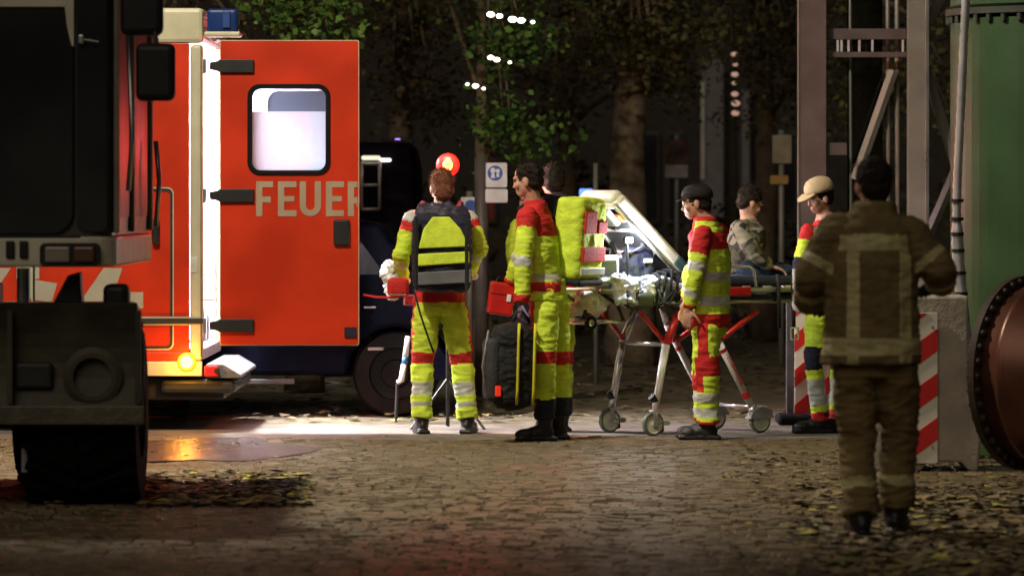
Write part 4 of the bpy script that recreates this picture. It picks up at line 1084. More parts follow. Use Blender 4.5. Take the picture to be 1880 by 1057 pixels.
# black carry bag with yellow straps
c4 = W(940, 672, 31.15)
cb4 = thing('carry_bag', c4 - Vector((0, 0, .31)), 'tall black bag with yellow straps carried low by the crew member facing left', 'bag')
B4 = basis((1, .25, 0))
_m = MB(); _m.rbox(c4, (.28, .20, .57), .08, B4); _m.ell(c4, (.155, .12, .25), B4); finish('bag_body', evaluate_remesh(_m, .010, 4, .010, 10, 4.0), [blackfab], cb4)
MB().rbox(c4 + B4 @ Vector((-.14, 0, -.02)), (.10, .18, .42), .04, B4).build('side_pocket', mat('dark_grey_fabric', (.03, .032, .035), .7, bump=.3), cb4, smooth=True)
for u in (.015, .125):
    MB().tube([c4 + B4 @ Vector((u+.01, -.10, .285)), c4 + B4 @ Vector((u, -.122, .18)), c4 + B4 @ Vector((u-.008, -.122, -.15)), c4 + B4 @ Vector((u-.012, -.11, -.25))], .010, 8).build('yellow_strap', mat('yellow_webbing', (.55, .5, .02), .7), cb4, smooth=True)
MB().rbox(c4 + B4 @ Vector((-.12, -.10, -.16)), (.04, .02, .07), .008, B4).build('red_tag', mat('glowing_red_tag', (.8, .03, .02), .3, emit=(1, .05, .02), estr=.25), cb4)  # faint emission painted into the tag, which is no lamp
MB().tube([c4 + B4 @ Vector((-.17, -.04, -.22)), c4 + B4 @ Vector((-.215, -.05, .0)), c4 + B4 @ Vector((-.17, -.04, .24))], .008, 6).build('piping', mat('grey_piping', (.18, .18, .18), .5), cb4, smooth=True)
MB().tube([c4 + B4 @ Vector((.0, 0, .285)), c4 + B4 @ Vector((.03, 0, .36)), c4 + B4 @ Vector((.09, 0, .36)), c4 + B4 @ Vector((.12, 0, .285))], .012, 8).build('handle', blackfab, cb4, smooth=True)

# ------------------------------------------------------------------ stretcher
EA = Vector((.866, .5, 0)); CA = Vector((-.5, .866, 0)); UZ = Vector((0, 0, 1))
SO = Vector((X(1200, 32.0), 32.0, 0)) + CA*.285
def S(s, t, z): return SO + EA*s + CA*t + UZ*z
SB = Matrix((EA, CA, UZ)).transposed()
stz = thing('ambulance_stretcher', S(.45, 0, 0), 'silver wheeled ambulance stretcher with raised back and red braces', 'stretcher')
chrome = mat('satin_tube', (.66, .66, .68), .22, metal=.75, var=.06)
whitep = mat('white_tube', (.70, .68, .64), .35, var=.06)
tan_al = mat('tan_rail', (.42, .39, .30), .35, metal=.5, var=.1)
redt = mat('red_tube', (.52, .02, .018), .35, coat=.3)
for t in (-.285, .285):
    MB().tube([S(-.42, t, .985), S(1.40, t, .985)], .018, 10).build('side_rail', tan_al, stz, smooth=True)
    MB().tube([S(-.25, t*.86, .905), S(1.30, t*.86, .905)], .015, 10).build('lower_rail', tan_al, stz, smooth=True)
    for s in (-.2, .2, .6, 1.0, 1.28): MB().tube([S(s, t*.9, .905), S(s, t, .985)], .012, 8).build('rail_bracket', dark_steel, stz)
    for k in range(9): MB().box(S(-.1+.17*k, t, 1.006), (.05, .028, .014), SB).build('rail_clip', mat('pale_clip', (.55, .52, .42), .4), stz)
for s in (-.25, .2, .7, 1.2): MB().tube([S(s, -.27, .955), S(s, .27, .955)], .014, 8).build('cross_member', dark_steel, stz)
MB().box(S(.5, 0, .93), (1.5, .40, .03), SB).build('under_tray', dark_steel, stz, bevel=.006)
# loading end: bar and small wheels
MB().tube([S(-.5, -.26, .775), S(-.5, .26, .775)], .014, 10).build('loading_axle', chrome, stz, smooth=True)
for t in (-.26, .26):
    MB().tube([S(-.49, t, .78), S(-.22, t, .78)], .013, 10).build('loading_bar', chrome, stz, smooth=True)
    MB().tube([S(-.22, t, .78), S(-.28, t, .90), S(-.42, t, .985)], .013, 10).build('loading_arm', dark_steel, stz, smooth=True)
    wheel(stz, S(-.5, t*1.10, .775), .045, .03, .5, CA)
creamy = mat('wheel_hub_cream', (.55, .55, .45), .4); tyre_g = mat('grey_green_tyre', (.10, .12, .09), .6)
def caster(c, r=.082):
    w = .036; o = MB().lathe([(r*.78, -w/2), (r*.94, -w/2), (r, -w*.25), (r, w*.25), (r*.94, w/2), (r*.78, w/2)], c, CA, 32).build('wheel', tyre_g, stz)
    MB().lathe([(.001, -w*.55), (r*.2, -w*.55), (r*.24, -w*.35), (r*.7, -w*.3), (r*.79, -w*.5), (r*.79, w*.5), (r*.2, w*.4), (.001, w*.4)], c, CA, 28).build('hub', creamy, o)
    return o
for t in (-.285, .285):
    # head-end leg, leaning
    top, knee, foot = S(.20, t, .84), S(.10, t, .62), S(.005, t, .15)
    MB().tube([knee, foot], [.029, .023], 12).build('leg', whitep if t < 0 else chrome, stz, smooth=True)
    MB().tube([top, knee], [.029, .029], 12).build('leg_sleeve', redt if t < 0 else chrome, stz, smooth=True)
    MB().tube([S(-.02, t, .27), S(.024, t, .235)], .025, 10).build('leg_clamp', black_pl, stz)
    MB().tube([S(-.09, t*.92, .84), S(.095, t*.92, .645)], .017, 10).build('brace', redt, stz, smooth=True)
    MB().prism([(-.02, .16), (.02, .16), (.03, .085), (-.01, .075)], -.01, .01)
    fk = MB()
    for q in (-.03, .03): fk.box(S(.0, t+q, .12), (.035, .008, .11), SB)
    fk.box(S(.0, t, .17), (.04, .068, .012), SB); fk.build('fork', chrome, stz, bevel=.003)
    caster(S(-.005, t, .082))
    MB().rbox(S(.075, t, .085), (.10, .035, .03), .012, SB).build('brake_pedal', chrome, stz)
    MB().rbox(S(.06, t+.01, .05), (.04, .05, .05), .015, SB).build('brake_block', rubber, stz)
    # foot-end leg
    top, foot = S(.46, t, .74), S(.80, t, .17)
    MB().tube([top, foot], [.026, .023], 12).build('leg', whitep, stz, smooth=True)
    for a, b in ((.14, .20), (.27, .31), (.80, .87)):
        MB().tube([top.lerp(foot, a), top.lerp(foot, b)], .0270, 12).build('red_band', redt, stz)
    MB().tube([S(.40, t, .90), top], [.02, .022], 10).build('leg_sleeve', chrome, stz, smooth=True)
    MB().tube([S(.52, t*.9, .62), S(.86, t*.9, .84)], .019, 10).build('brace', redt, stz, smooth=True)
    MB().tube([S(.80, t, .10), S(.80, t, .20)], .028, 12).build('caster_stem', chrome, stz, smooth=True)
    MB().rbox(S(.865, t, .17), (.12, .04, .035), .014, SB).build('brake_pedal', whitep, stz)
    caster(S(.86, t, .082))
    MB().lathe([(.05, -.03), (.10, -.03), (.10, .03), (.05, .03)], S(.86, t, .085), CA, 24)
    sh = [( .86+.098*math.cos(R(a)), .082+.098*math.sin(R(a))) for a in range(10, 171, 16)]
    g_ = MB(); rings = [[S(u, t-.032, z) for u, z in sh], [S(u, t+.032, z) for u, z in sh]]
    g_.ring_loft(rings, cap=True); g_.build('wheel_guard', mat('grey_guard', (.28, .27, .27), .4), stz)
MB().tube([S(.10, -.285, .62), S(.10, .285, .62)], .015, 10).build('leg_crossbar', chrome, stz, smooth=True)
MB().tube([S(.80, -.285, .18), S(.80, .285, .18)], .013, 10).build('leg_crossbar', chrome, stz, smooth=True)
# lettering on the near foot-end leg
def text_mesh(body, size, m, origin, xdir, ndir, parent, name='lettering'):
    cu = bpy.data.curves.new('t', 'FONT'); cu.body = body; cu.size = size; cu.extrude = .0008
    ob = bpy.data.objects.new('t', cu); COL.objects.link(ob)
    me = bpy.data.meshes.new_from_object(ob.evaluated_get(bpy.context.evaluated_depsgraph_get())); bpy.data.objects.remove(ob)
    xd = Vector(xdir).normalized(); nd = Vector(ndir); nd = (nd - xd*nd.dot(xd)).normalized(); yd = nd.cross(xd)
    Mx = Matrix((xd, yd, nd)).transposed(); o0 = origin_of(parent)
    for v in me.vertices: v.co = Mx @ v.co + Vector(origin) - o0
    me.materials.append(m); return link(name, me, parent)
top, foot = S(.46, -.285, .74), S(.80, -.285, .17)
dn = (foot-top).normalized(); yv = (-CA).cross(dn)
text_mesh('FEUERWEHR', .045, redt, top.lerp(foot, .33) - CA*.0275 - yv*.014, dn, -CA, stz)
# raised back section: direction up-left
ang = R(43); bdir = -EA*math.cos(ang) + UZ*math.sin(ang); bn = EA*math.sin(ang) + UZ*math.cos(ang)
BB = Matrix((bdir, CA, bn)).transposed(); hinge_p = S(.30, 0, 1.02)
def BKP(a, t, n_): return hinge_p + bdir*a + CA*t + bn*n_
MB().rbox(BKP(.41, 0, .058), (.80, .52, .10), .03, BB).build('back_mattress', mat('pale_mattress', (.58, .56, .46), .5, var=.1), stz)
MB().rbox(BKP(.08, 0, .062), (.26, .525, .095), .025, BB).build('back_cover', mat('slate_blue_cover', (.05, .09, .11), .6), stz)
for t in (-.25, .25): MB().tube([BKP(0, t, -.005), BKP(.80, t, -.005)], .016, 10).build('back_frame', chrome, stz, smooth=True)
for a in (.34, .56, .66, .80): MB().tube([BKP(a, -.25, -.005), BKP(a, .25, -.005)], .014 if a < .8 else .02, 10).build('back_bar', whitep, stz, smooth=True)
MB().box(BKP(.40, 0, .004), (.74, .46, .006), BB).build('back_plate', mat('dark_back_plate', (.06, .065, .075), .4), stz)
MB().rbox(BKP(.70, 0, -.025), (.07, .47, .02), .008, BB).build('orange_strap', mat('orange_webbing', (.75, .16, .05), .6), stz)
MB().rbox(BKP(.73, -.05, -.045), (.15, .30, .05), .02, BB).build('head_pouch', mat('grey_pouch', (.35, .35, .36), .5, bump=.2), stz)
MB().tube([BKP(.62, -.1, -.05), BKP(.69, .05, -.06), BKP(.76, -.08, -.07)], .012, 8).build('buckle_strap', blackfab, stz)
for t in (-.2, .2): MB().tube([BKP(.45, t, -.02), S(.12, t, .99)], .014, 10).build('gas_strut', dark_steel, stz, smooth=True)
# head shell above the back
hs = MB(); hs.prism([(0, 0), (.05, .10), (.20, .14), (.34, .08), (.36, 0)], -.22, .22)
MB().rbox(BKP(.80, 0, .07), (.10, .46, .10), .04, BB).build('head_rest', mat('pale_mattress', (.5, .5, .5)), stz, smooth=True)
# flat mattress, sheet and foot end
MB().rbox(S(.86, 0, 1.045), (1.10, .50, .07), .025, SB).build('seat_mattress', mat('dark_mattress', (.025, .03, .045), .6), stz)
MB().rbox(S(.02, 0, 1.022), (.54, .50, .03), .012, SB).build('sheet', mat('white_sheet', (.72, .72, .76), .7, bump=.2), stz)
MB().tube([S(1.40, -.285, .985), S(1.46, -.24, .985), S(1.46, .24, .985), S(1.40, .285, .985)], .018, 10).build('foot_bar', whitep, stz, smooth=True)
for t in (-.30, .30):
    MB().tube([S(.56, t, 1.0), S(.57, t, 1.12), S(.60, t, 1.145), S(.76, t, 1.145), S(.80, t, 1.12), S(.82, t, 1.0)], .012, 10).build('side_guard', chrome, stz, smooth=True)
    MB().rbox(S(.66, t*1.02, .975), (.22, .03, .065), .01, SB).build('red_pad', redt, stz)
    MB().rbox(S(.30, t*1.03, .93), (.10, .03, .12), .02, SB).build('release_handle', mat('pale_lever', (.5, .5, .42), .4), stz)
for s in (1.0, 1.12): MB().tube([S(s, -.30, 1.09), S(s, -.31, .95), S(s+.01, -.30, .72)], .014, 8).build('belt', blackfab, stz, smooth=True)
MB().frame([(0, 0), (.05, 0), (.05, .07), (0, .07)], [(.01, .01), (.04, .01), (.04, .06), (.01, .06)], 0, .01)
bk = MB()
for a, b in (((1.10, .72), (1.10, .64)), ((1.10, .64), (1.16, .64)), ((1.16, .64), (1.16, .72)), ((1.16, .72), (1.10, .72))): bk.tube([S(a[0], -.31, a[1]), S(b[0], -.31, b[1])], .006, 6)
bk.build('belt_buckle', chrome, stz)

# equipment on the head end
def lump(name, label, cat, c, size, m, parts=(), B=SB, r=.04, wr=.006):
    t = thing(name, Vector(c) - UZ*(size[2]/2), label, cat)
    mb = MB(); mb.rbox(c, size, r, B)
    finish('bag_body', evaluate_remesh(mb, .012, 2, wr, 14, c[0]), [m], t)
    return t
b1 = lump('equipment_bag', 'dark navy equipment bag under the raised stretcher back', 'bag', S(-.07, -.16, 1.16), (.26, .16, .24), mat('shiny_navy', (.016, .018, .04), .28, coat=.4))
MB().tube([S(-.17, -.25, 1.24), S(-.07, -.26, 1.29), S(.03, -.25, 1.22)], .01, 8).build('handle', blackfab, b1, smooth=True)
MB().rbox(S(-.02, -.247, 1.19), (.07, .01, .03), .004, SB).build('badge', silver, b1)
b2 = thing('patient_monitor', S(-.33, -.15, 1.005), 'white patient monitor with dark screen at the stretcher head', 'monitor')
MB().rbox(S(-.33, -.15, 1.12), (.20, .15, .22), .02, SB).build('casing', white, b2); MB().rbox(S(-.33, -.228, 1.14), (.14, .012, .11), .005, SB).build('screen', black_gl, b2)
MB().tube([S(-.40, -.15, 1.22), S(-.40, -.15, 1.27), S(-.26, -.15, 1.27), S(-.26, -.15, 1.22)], .011, 8).build('handle', black_pl, b2)
b3 = thing('white_bundle', S(-.42, -.05, .80), 'crumpled white sheet bundle hanging at the stretcher head end', 'sheet')
mb = MB(); rr = random.Random(9)
for _ in range(22): mb.ell(S(rr.uniform(-.52, -.30), rr.uniform(-.24, -.05), rr.uniform(.86, 1.02)), (rr.uniform(.03, .06), rr.uniform(.03, .06), rr.uniform(.03, .07)), Matrix.Rotation(rr.uniform(0, 3), 3, 'X'), 8, 5)
finish('cloth', evaluate_remesh(mb, .012, 1, .014, 20, 1.0), [mat('white_cloth', (.8, .8, .84), .6, bump=.3, bscale=40)], b3)
b4 = thing('hose_pack', S(-.12, -.28, .80), 'tangle of dark tubes and cables hanging on the stretcher side rail', 'tubes')
for k in range(9):
    s0 = rr.uniform(-.28, .12); MB().tube([S(s0, -.31, 1.0), S(s0+rr.uniform(-.05, .08), -.33, rr.uniform(.86, .92)), S(s0+rr.uniform(.04, .14), -.33, rr.uniform(.84, .95)), S(s0+rr.uniform(.1, .16), -.31, .99)], .010, 8).build('tube', mat('dark_tube', (.03, .035, .03), .35), b4, smooth=True)
MB().rbox(S(-.10, -.33, .92), (.14, .06, .10), .025, SB).build('regulator', mat('olive_black', (.04, .045, .03), .5), b4); MB().tube([S(-.24, -.34, .93), S(-.16, -.34, .90)], .02, 10).build('valve', chrome, b4, smooth=True)

# ------------------------------------------------------------------ barriers
def striped_plate(parent, px0, px1, py0, py1, d, pitch, y_off=0.0, first=0, slope=1.0, name='stripe'):
    """red stripes over a white plate, each stripe a part; rising to the right"""
    x0, x1, z0, z1 = X(px0, d), X(px1, d), Z(py1, d), Z(py0, d)
    pl = MB().box2((x0, d, z0), (x1, d+.012, z1)).build('warning_plate', stripe_wht, parent, bevel=.002)
    zz = z0 + first; wdt = x1-x0; rise = wdt*slope
    while zz < z1:
        poly = [(x0, zz), (x1, zz+rise), (x1, zz+rise+pitch/2), (x0, zz+pitch/2)]
        # clip to plate
        def clip(P, zlim, keep_below):
            out = []
            for i in range(len(P)):
                a, b = P[i], P[(i+1) % len(P)]
                ia = (a[1] <= zlim) == keep_below or a[1] == zlim; ib = (b[1] <= zlim) == keep_below or b[1] == zlim
                if ia: out.append(a)
                if ia != ib:
                    t = (zlim-a[1])/(b[1]-a[1]); out.append((a[0]+(b[0]-a[0])*t, zlim))
            return out
        poly = clip(clip(poly, z1-.003, True), z0+.003, False) if poly else poly
        if len(poly) > 2: MB().prism(poly, d-.004, d-.0005).build(name, stripe_red, pl)
        zz += pitch
    return pl
cbd = 27.8
cbt = thing('concrete_barrier', (X(1695, cbd), cbd+.25, 0), 'grey concrete barrier block with red and white striped plate', 'barrier')
cbx = lambda px: X(px, cbd)
cbz = lambda py: Z(py, cbd)
MB().prism([(cbx(1588), .0), (cbx(1588), cbz(546)), (cbx(1778), cbz(543)), (cbx(1778), cbz(700)), (cbx(1801), cbz(806)), (cbx(1796), .0), (cbx(1780), 0), (cbx(1765), .055), (cbx(1705), .06), (cbx(1690), 0)], cbd, cbd+.5).build('block', concrete, cbt, bevel=.015)
striped_plate(cbt, 1640, 1721.5, 574, 850, cbd-.02, .262, first=-.31, slope=.72)
for py in (600, 820): MB().tube([W(1712, py, cbd-.027), W(1712, py, cbd-.02)], .008, 8).build('bolt', steel, cbt)
wbd = 33.6
wb = thing('warning_beacon', (X(1490, wbd), wbd, 0), 'striped red and white warning beacon behind the crew member in the beige cap', 'barrier')
striped_plate(wb, 1459, 1523, 545, 770, wbd, .25, first=-.27, slope=.85)
MB().box2((X(1444, wbd), wbd+.02, 0), (X(1457.5, wbd), wbd+.08, Z(530, wbd))).build('post', mat('dark_grey_post', (.06, .06, .065), .5), wb, bevel=.006)
MB().rbox((X(1490, wbd), wbd+.05, .04), (.5, .30, .08), .03).build('foot', rubber, wb)

# ------------------------------------------------------------------ green tank, hose and rusty drum at the right edge
gd = 28.9
green = mat('dull_green_paint', (.030, .070, .024), .45, var=.15, scale=3, bump=.08, bscale=8)
gt = thing('green_tank', (2.78+.75, gd+.75, 0), 'tall dull green steel tank with a bolted flange at the right edge', 'tank')
gr = .80; gcx = X(1768, gd) + gr; gc = Vector((gcx, gd+gr, 0))
MB().lathe([(gr*.98, 0), (gr, .02), (gr, 2.735), (gr*.98, 2.74)], gc, UZ, 64, True).build('shell', green, gt, smooth=False)
fl_ = MB().lathe([(gr*.9, 2.76), (gr+.03, 2.76), (gr+.03, 2.80), (gr*.9, 2.80)], gc, UZ, 64, True).build('flange', mat('sooty_steel', (.04, .045, .035), .6), gt)
MB().lathe([(gr*.98, 2.805), (gr, 2.82), (gr, 4.3), (gr*.8, 4.45), (.02, 4.5)], gc, UZ, 64, True).build('upper_shell', green, gt)
bme = None
for k in range(44):
    a = 2*math.pi*k/44
    p = gc + Vector((math.cos(a)*(gr+.012), math.sin(a)*(gr+.012), 2.742))
    o = None
    if bme is None:
        o = MB().lathe([(.001, -.03), (.02, -.03), (.02, .012), (.001, .012)], p, UZ, 6).build('bolt', MATS['sooty_steel'], fl_); bme = o.data; p0 = p
    else:
        o = link('bolt', bme, fl_); o.location = p - p0
# silver hose up the tank's left edge
hp_ = [W(1775, -30, gd-.1), W(1770, 60, gd-.1), W(1764, 200, gd-.1), W(1758, 330, gd-.1), W(1757, 420, gd-.1), W(1763, 520, gd-.1), W(1772, 606, gd-.12), W(1778, 650, gd-.12)]
# smooth it
def spline(P, n=8):
    out = []
    for i in range(len(P)-1):
        p0, p1, p2, p3 = P[max(0, i-1)], P[i], P[i+1], P[min(len(P)-1, i+2)]
        for k in range(n):
            t = k/n; out.append(.5*((2*p1)+(p2-p0)*t+(2*p0-5*p1+4*p2-p3)*t*t+(3*p1-p0-3*p2+p3)*t**3))
    return out + [P[-1]]
hs_ = thing('silver_hose', W(1778, 650, gd-.12), 'silver hose running up the left edge of the green tank', 'hose')
pts = spline(hp_, 10)
MB().tube(pts, [.024 + (.004 if i % 2 else 0) + (.010 if p.z < 1.45 else 0) for i, p in enumerate(pts)], 12).build('hose_line', mat('silver_hose', (.55, .54, .56), .3, metal=.5), hs_, smooth=True)
for py in (372, 402, 430, 465, 500, 540):
    i = min(range(len(pts)), key=lambda j: abs(pts[j].z - Z(py, gd-.1)))
    MB().lathe([(.03, -.010), (.042, -.010), (.042, .010), (.03, .010)], pts[i], UZ, 14).build('clip', black_pl, hs_)
MB().tube([W(1778, 640, gd-.12), (X(1778, gd), gd-.12, .02)], .03, 10).build('lower_hose', rubber, hs_, smooth=True)
# rusty drum lying with its bolted flange towards the barrier
rd_ = 26.9
cdr = W(1878, 684, rd_); rr_ = 178/F*rd_; AX = Vector((.78, -.62, 0)).normalized()
rust = mat('polished_rusty_steel', (.095, .034, .021), .33, metal=.35, var=.4, scale=3, bump=.05, bscale=8)
dr = thing('rusty_drum', (cdr.x+.5, rd_-.4, 0), 'rust brown steel drum with a bolted flange beside the concrete barrier', 'drum')
MB().lathe([(rr_*.88, .03), (rr_*.90, .05), (rr_*.90, .12), (rr_*.93, .135), (rr_*.93, .165), (rr_*.90, .18), (rr_*.90, 1.7), (rr_*.7, 1.82), (.001, 1.85)], cdr, AX, 72).build('barrel', rust, dr, smooth=False)
rim = MB().lathe([(.001, -.02), (rr_, -.02), (rr_, .022), (rr_*.90, .026), (rr_*.88, .029)], cdr, AX, 72).build('flange', mat('dark_rim_steel', (.04, .026, .02), .65, spec=.2), dr)
for p_ in dr.children[0].data.polygons: p_.use_smooth = True
bme = None; a_ = AX.cross(UZ).normalized(); b_ = AX.cross(a_)
for k in range(40):
    an = 2*math.pi*k/40; p = cdr + a_*(math.cos(an)*rr_*.95) + b_*(math.sin(an)*rr_*.95) + AX*.022
    if bme is None:
        o = MB().lathe([(.001, -.055), (.020, -.055), (.020, .018), (.012, .026), (.001, .026)], p, AX, 6).build('bolt', MATS['dark_rim_steel'], rim); bme = o.data; p0 = p
    else:
        o = link('bolt', bme, rim); o.location = p - p0
for sd in (.45, 1.3):
    c = cdr + AX*sd
    lg = MB()
    for q in (-1, 1):
        e = c + a_*(q*.30); MB().tube([(e.x, e.y, -.01), (e.x, e.y, cdr.z - math.sqrt((rr_*.86)**2 - .09) + .02)], .05, 10).build('leg', dark_steel, dr, smooth=True)

# ------------------------------------------------------------------ steel tower behind at the right
td = 36.0
tx = lambda px: X(px, td)
tz = lambda py: Z(py, td)
galv = mat('galvanised_steel', (.24, .23, .20), .45, metal=.3, var=.12, scale=4)
brn = mat('brown_grey_steel', (.105, .085, .08), .5, metal=.2, var=.15)
tw = thing('steel_tower', (tx(1600), td+.3, 0), 'tall steel tower of grey columns and diagonal braces behind the firefighter', 'tower')
HT = 5.5
def hbeam(px0, px1, d, m, name='column'):
    x0, x1 = X(px0, d), X(px1, d); w = x1-x0
    o = MB(); o.box2((x0, d, 0), (x1, d+.012, HT)); o.box2((x0, d+.14, 0), (x1, d+.152, HT)); o.box2(((x0+x1)/2-.006, d+.012, 0), ((x0+x1)/2+.006, d+.14, HT))
    return o.build(name, m, tw, bevel=.002)
hbeam(1468, 1517, td, brn); hbeam(1668, 1704, td-.2, galv)
cuboid('edge_strip', galv, tw, (X(1464, td), td-.01, 0), (X(1467.3, td), td+.05, HT), .003); cuboid('edge_strip', steel, tw, (X(1699, td-.2), td-.212, 0), (X(1705.5, td-.2), td-.202, HT), .002)
for px, r in ((1560, .012), (1629, .018), (1646, .02)):
    MB().tube([(X(px-2, td+.3), td+.3, HT), (X(px+4, td+.3), td+.3, 0)], r, 8).build('vertical_rod', galv, tw, smooth=True)
def brace(a, b, d, r=.05): MB().tube([W(*a, d), W(*b, d)], r, 6).build('brace', galv, tw)
brace((1640, 130), (1570, 330), td+.22, .045); brace((1700, 130), (1760, 320), td+.05, .045); brace((1765, 290), (1700, 440), td+.16, .045); brace((1745, -40), (1704, 40), td+.05, .045)
brace((1570, 300), (1650, 500), td+.34, .04)
for py, hh in ((52, 20), (95, 10)): cuboid('truss_chord', brn, tw, (tx(1517.5), td+.10, tz(py+hh)), (tx(1667), td+.16, tz(py)), .004)
for px in (1540, 1547, 1560, 1580, 1604, 1660): cuboid('truss_post', mat('pale_post', (.5, .5, .52), .4), tw, (tx(px-2), td+.11, tz(94.5)), (tx(px+2), td+.15, tz(72.5)), .002)
cuboid('panel', brn, tw, (tx(1517.5), td+.05, tz(285)), (tx(1556), td+.09, tz(262)), .004)
gl_t = clear_glass('dirty_glazing', (.25, .33, .30), .12)
cuboid('glazing_panel', gl_t, tw, (tx(1563), td+.42, tz(420)), (tx(1628), td+.43, 4.6), .001)
cuboid('lower_beam', brn, tw, (tx(1517.5), td+.03, tz(470)), (tx(1667), td+.10, tz(450)), .004)

# ------------------------------------------------------------------ signs
def sign(label, px, d, plates, pole_px=None, pole_m=None, r=.03):
    t = thing('traffic_sign', (X(pole_px or px, d), d, 0), label, 'sign')
    top = max(Z(p[2], d) for p in plates) + .05
    MB().tube([(X(pole_px or px, d), d+.05, 0), (X(pole_px or px, d), d+.05, top)], r, 10).build('post', pole_m or galv, t, smooth=True)
    for x0, x1, y0, y1, m, disc in plates:
        pl = MB().prism(rrect(X(x0, d), X(x1, d), Z(y1, d), Z(y0, d), .015), d, d+.012).build('plate', m, t)
        if disc:
            cx_, cy_, rr, dm, inner = disc; c = W(cx_, cy_, d-.002)
            dk = MB().lathe([(.001, 0), (rr/F*d, 0), (rr/F*d, -.0015), (.001, -.0015)], c, (0, -1, 0), 28).build('disc', dm, pl)
            if inner == 'figures':
                for ox, s_ in ((-4, 1.0), (5, .8)):
                    MB().ell(W(cx_+ox, cy_-5*s_, d-.005), (.022*s_, .002, .022*s_), None, 10, 5).build('symbol', white, dk)
                    MB().prism([(X(cx_+ox-4*s_, d), Z(cy_+9*s_, d)), (X(cx_+ox-2*s_, d), Z(cy_-1, d)), (X(cx_+ox+2*s_, d), Z(cy_-1, d)), (X(cx_+ox+4*s_, d), Z(cy_+9*s_, d))], d-.006, d-.004).build('symbol', white, dk)
            elif inner: MB().lathe([(.001, 0), (rr*.68/F*d, 0), (rr*.68/F*d, -.0015), (.001, -.0015)], c - Vector((0, .002, 0)), (0, -1, 0), 24).build('disc_centre', inner, dk)
    return t
sblue = mat('sign_blue', (.02, .12, .45), .4); swht = mat('sign_white', (.72, .74, .76), .4)
sign('white sign with blue pedestrian disc and a smaller plate below', 912, 38.5, [(892, 931, 299, 344, swht, (909, 318, 14, sblue, 'figures')), (891, 932, 347, 372, swht, None)], 884, brn, .06)
sign('small white sign with a blue disc low behind the auburn-haired crew member', 862, 40.5, [(846, 876, 362, 396, swht, (864, 378, 11, sblue, None))])
dimr = mat('faded_sign_red', (.10, .03, .025), .6)
sign('round dark red sign over a pale plate among the trees', 1243, 52.0, [(1223, 1264, 256, 300, mat('sign_brown', (.05, .03, .025), .6), (1243, 279, 21, dimr, MATS['sign_brown'])), (1221, 1263, 303, 326, mat('sign_grey', (.30, .27, .26), .5), None)])
sign('pale rectangular sign with a yellow plate beside the steel tower', 1435, 46.0, [(1418, 1453, 248, 300, mat('sign_dull', (.26, .22, .15), .6), (1438, 290, 6, mat('sign_mark', (.3, .17, .1), .5), None)), (1414, 1447, 322, 338, mat('sign_yellow', (.35, .20, .05), .6), None)])
bs = thing('blue_box_sign', (X(1082, 41), 41, 0), 'small glowing blue box sign on a thin post beyond the rucksack', 'sign')
MB().tube([(X(1094, 41), 41.06, 0), (X(1094, 41), 41.06, Z(300, 41))], .022, 8).build('post', galv, bs, smooth=True)
MB().rbox(W(1076, 357, 41), (.12, .05, .10), .015).build('lit_panel', mat('blue_glow', (.2, .4, .9), .3, emit=(.12, .30, .95), estr=1.0), bs)

# ------------------------------------------------------------------ trees, hedge, far building, festoon lights
bark = mat('bark', (.22, .165, .105), .9, var=.35, scale=5, bump=.7, bscale=18)
fol = {'olive': [mat('foliage_olive', (.10, .095, .03), .6, var=.4, scale=1.5), mat('foliage_olive_pale', (.17, .15, .055), .6, scale=1.5)],
       'green': [mat('foliage_green', (.055, .12, .022), .6, var=.4, scale=1.5), mat('foliage_green_pale', (.13, .26, .045), .6, scale=1.5)],
       'brown': [mat('foliage_brown', (.08, .062, .032), .65, var=.4, scale=1.5), mat('foliage_brown_pale', (.13, .094, .05), .65, scale=1.5)]}
def leaf_cluster(mb, c, rad, n, size, rr, flat=1.0):
    for _ in range(n):
        v = Vector((rr.gauss(0, 1), rr.gauss(0, 1), rr.gauss(0, 1)*flat)); v = v.normalized()*rad*rr.random()**.5
        p = c + v; t = Vector((rr.uniform(-1, 1), rr.uniform(-1, 1), rr.uniform(-.8, .3))).normalized()
        nn = Vector((rr.uniform(-1, 1), rr.uniform(-1, 1), rr.uniform(0, 1.2))).normalized(); b = nn.cross(t)
        if b.length < .1: continue
        b.normalize(); L = size*rr.uniform(.6, 1.2); w = L*rr.uniform(.28, .42)
        mb.cur = 0 if rr.random() < .6 else 1
        mb.add([p - t*L*.5, p - t*L*.1 + b*w, p + t*L*.5, p - t*L*.1 - b*w], [(0, 1, 2, 3)])
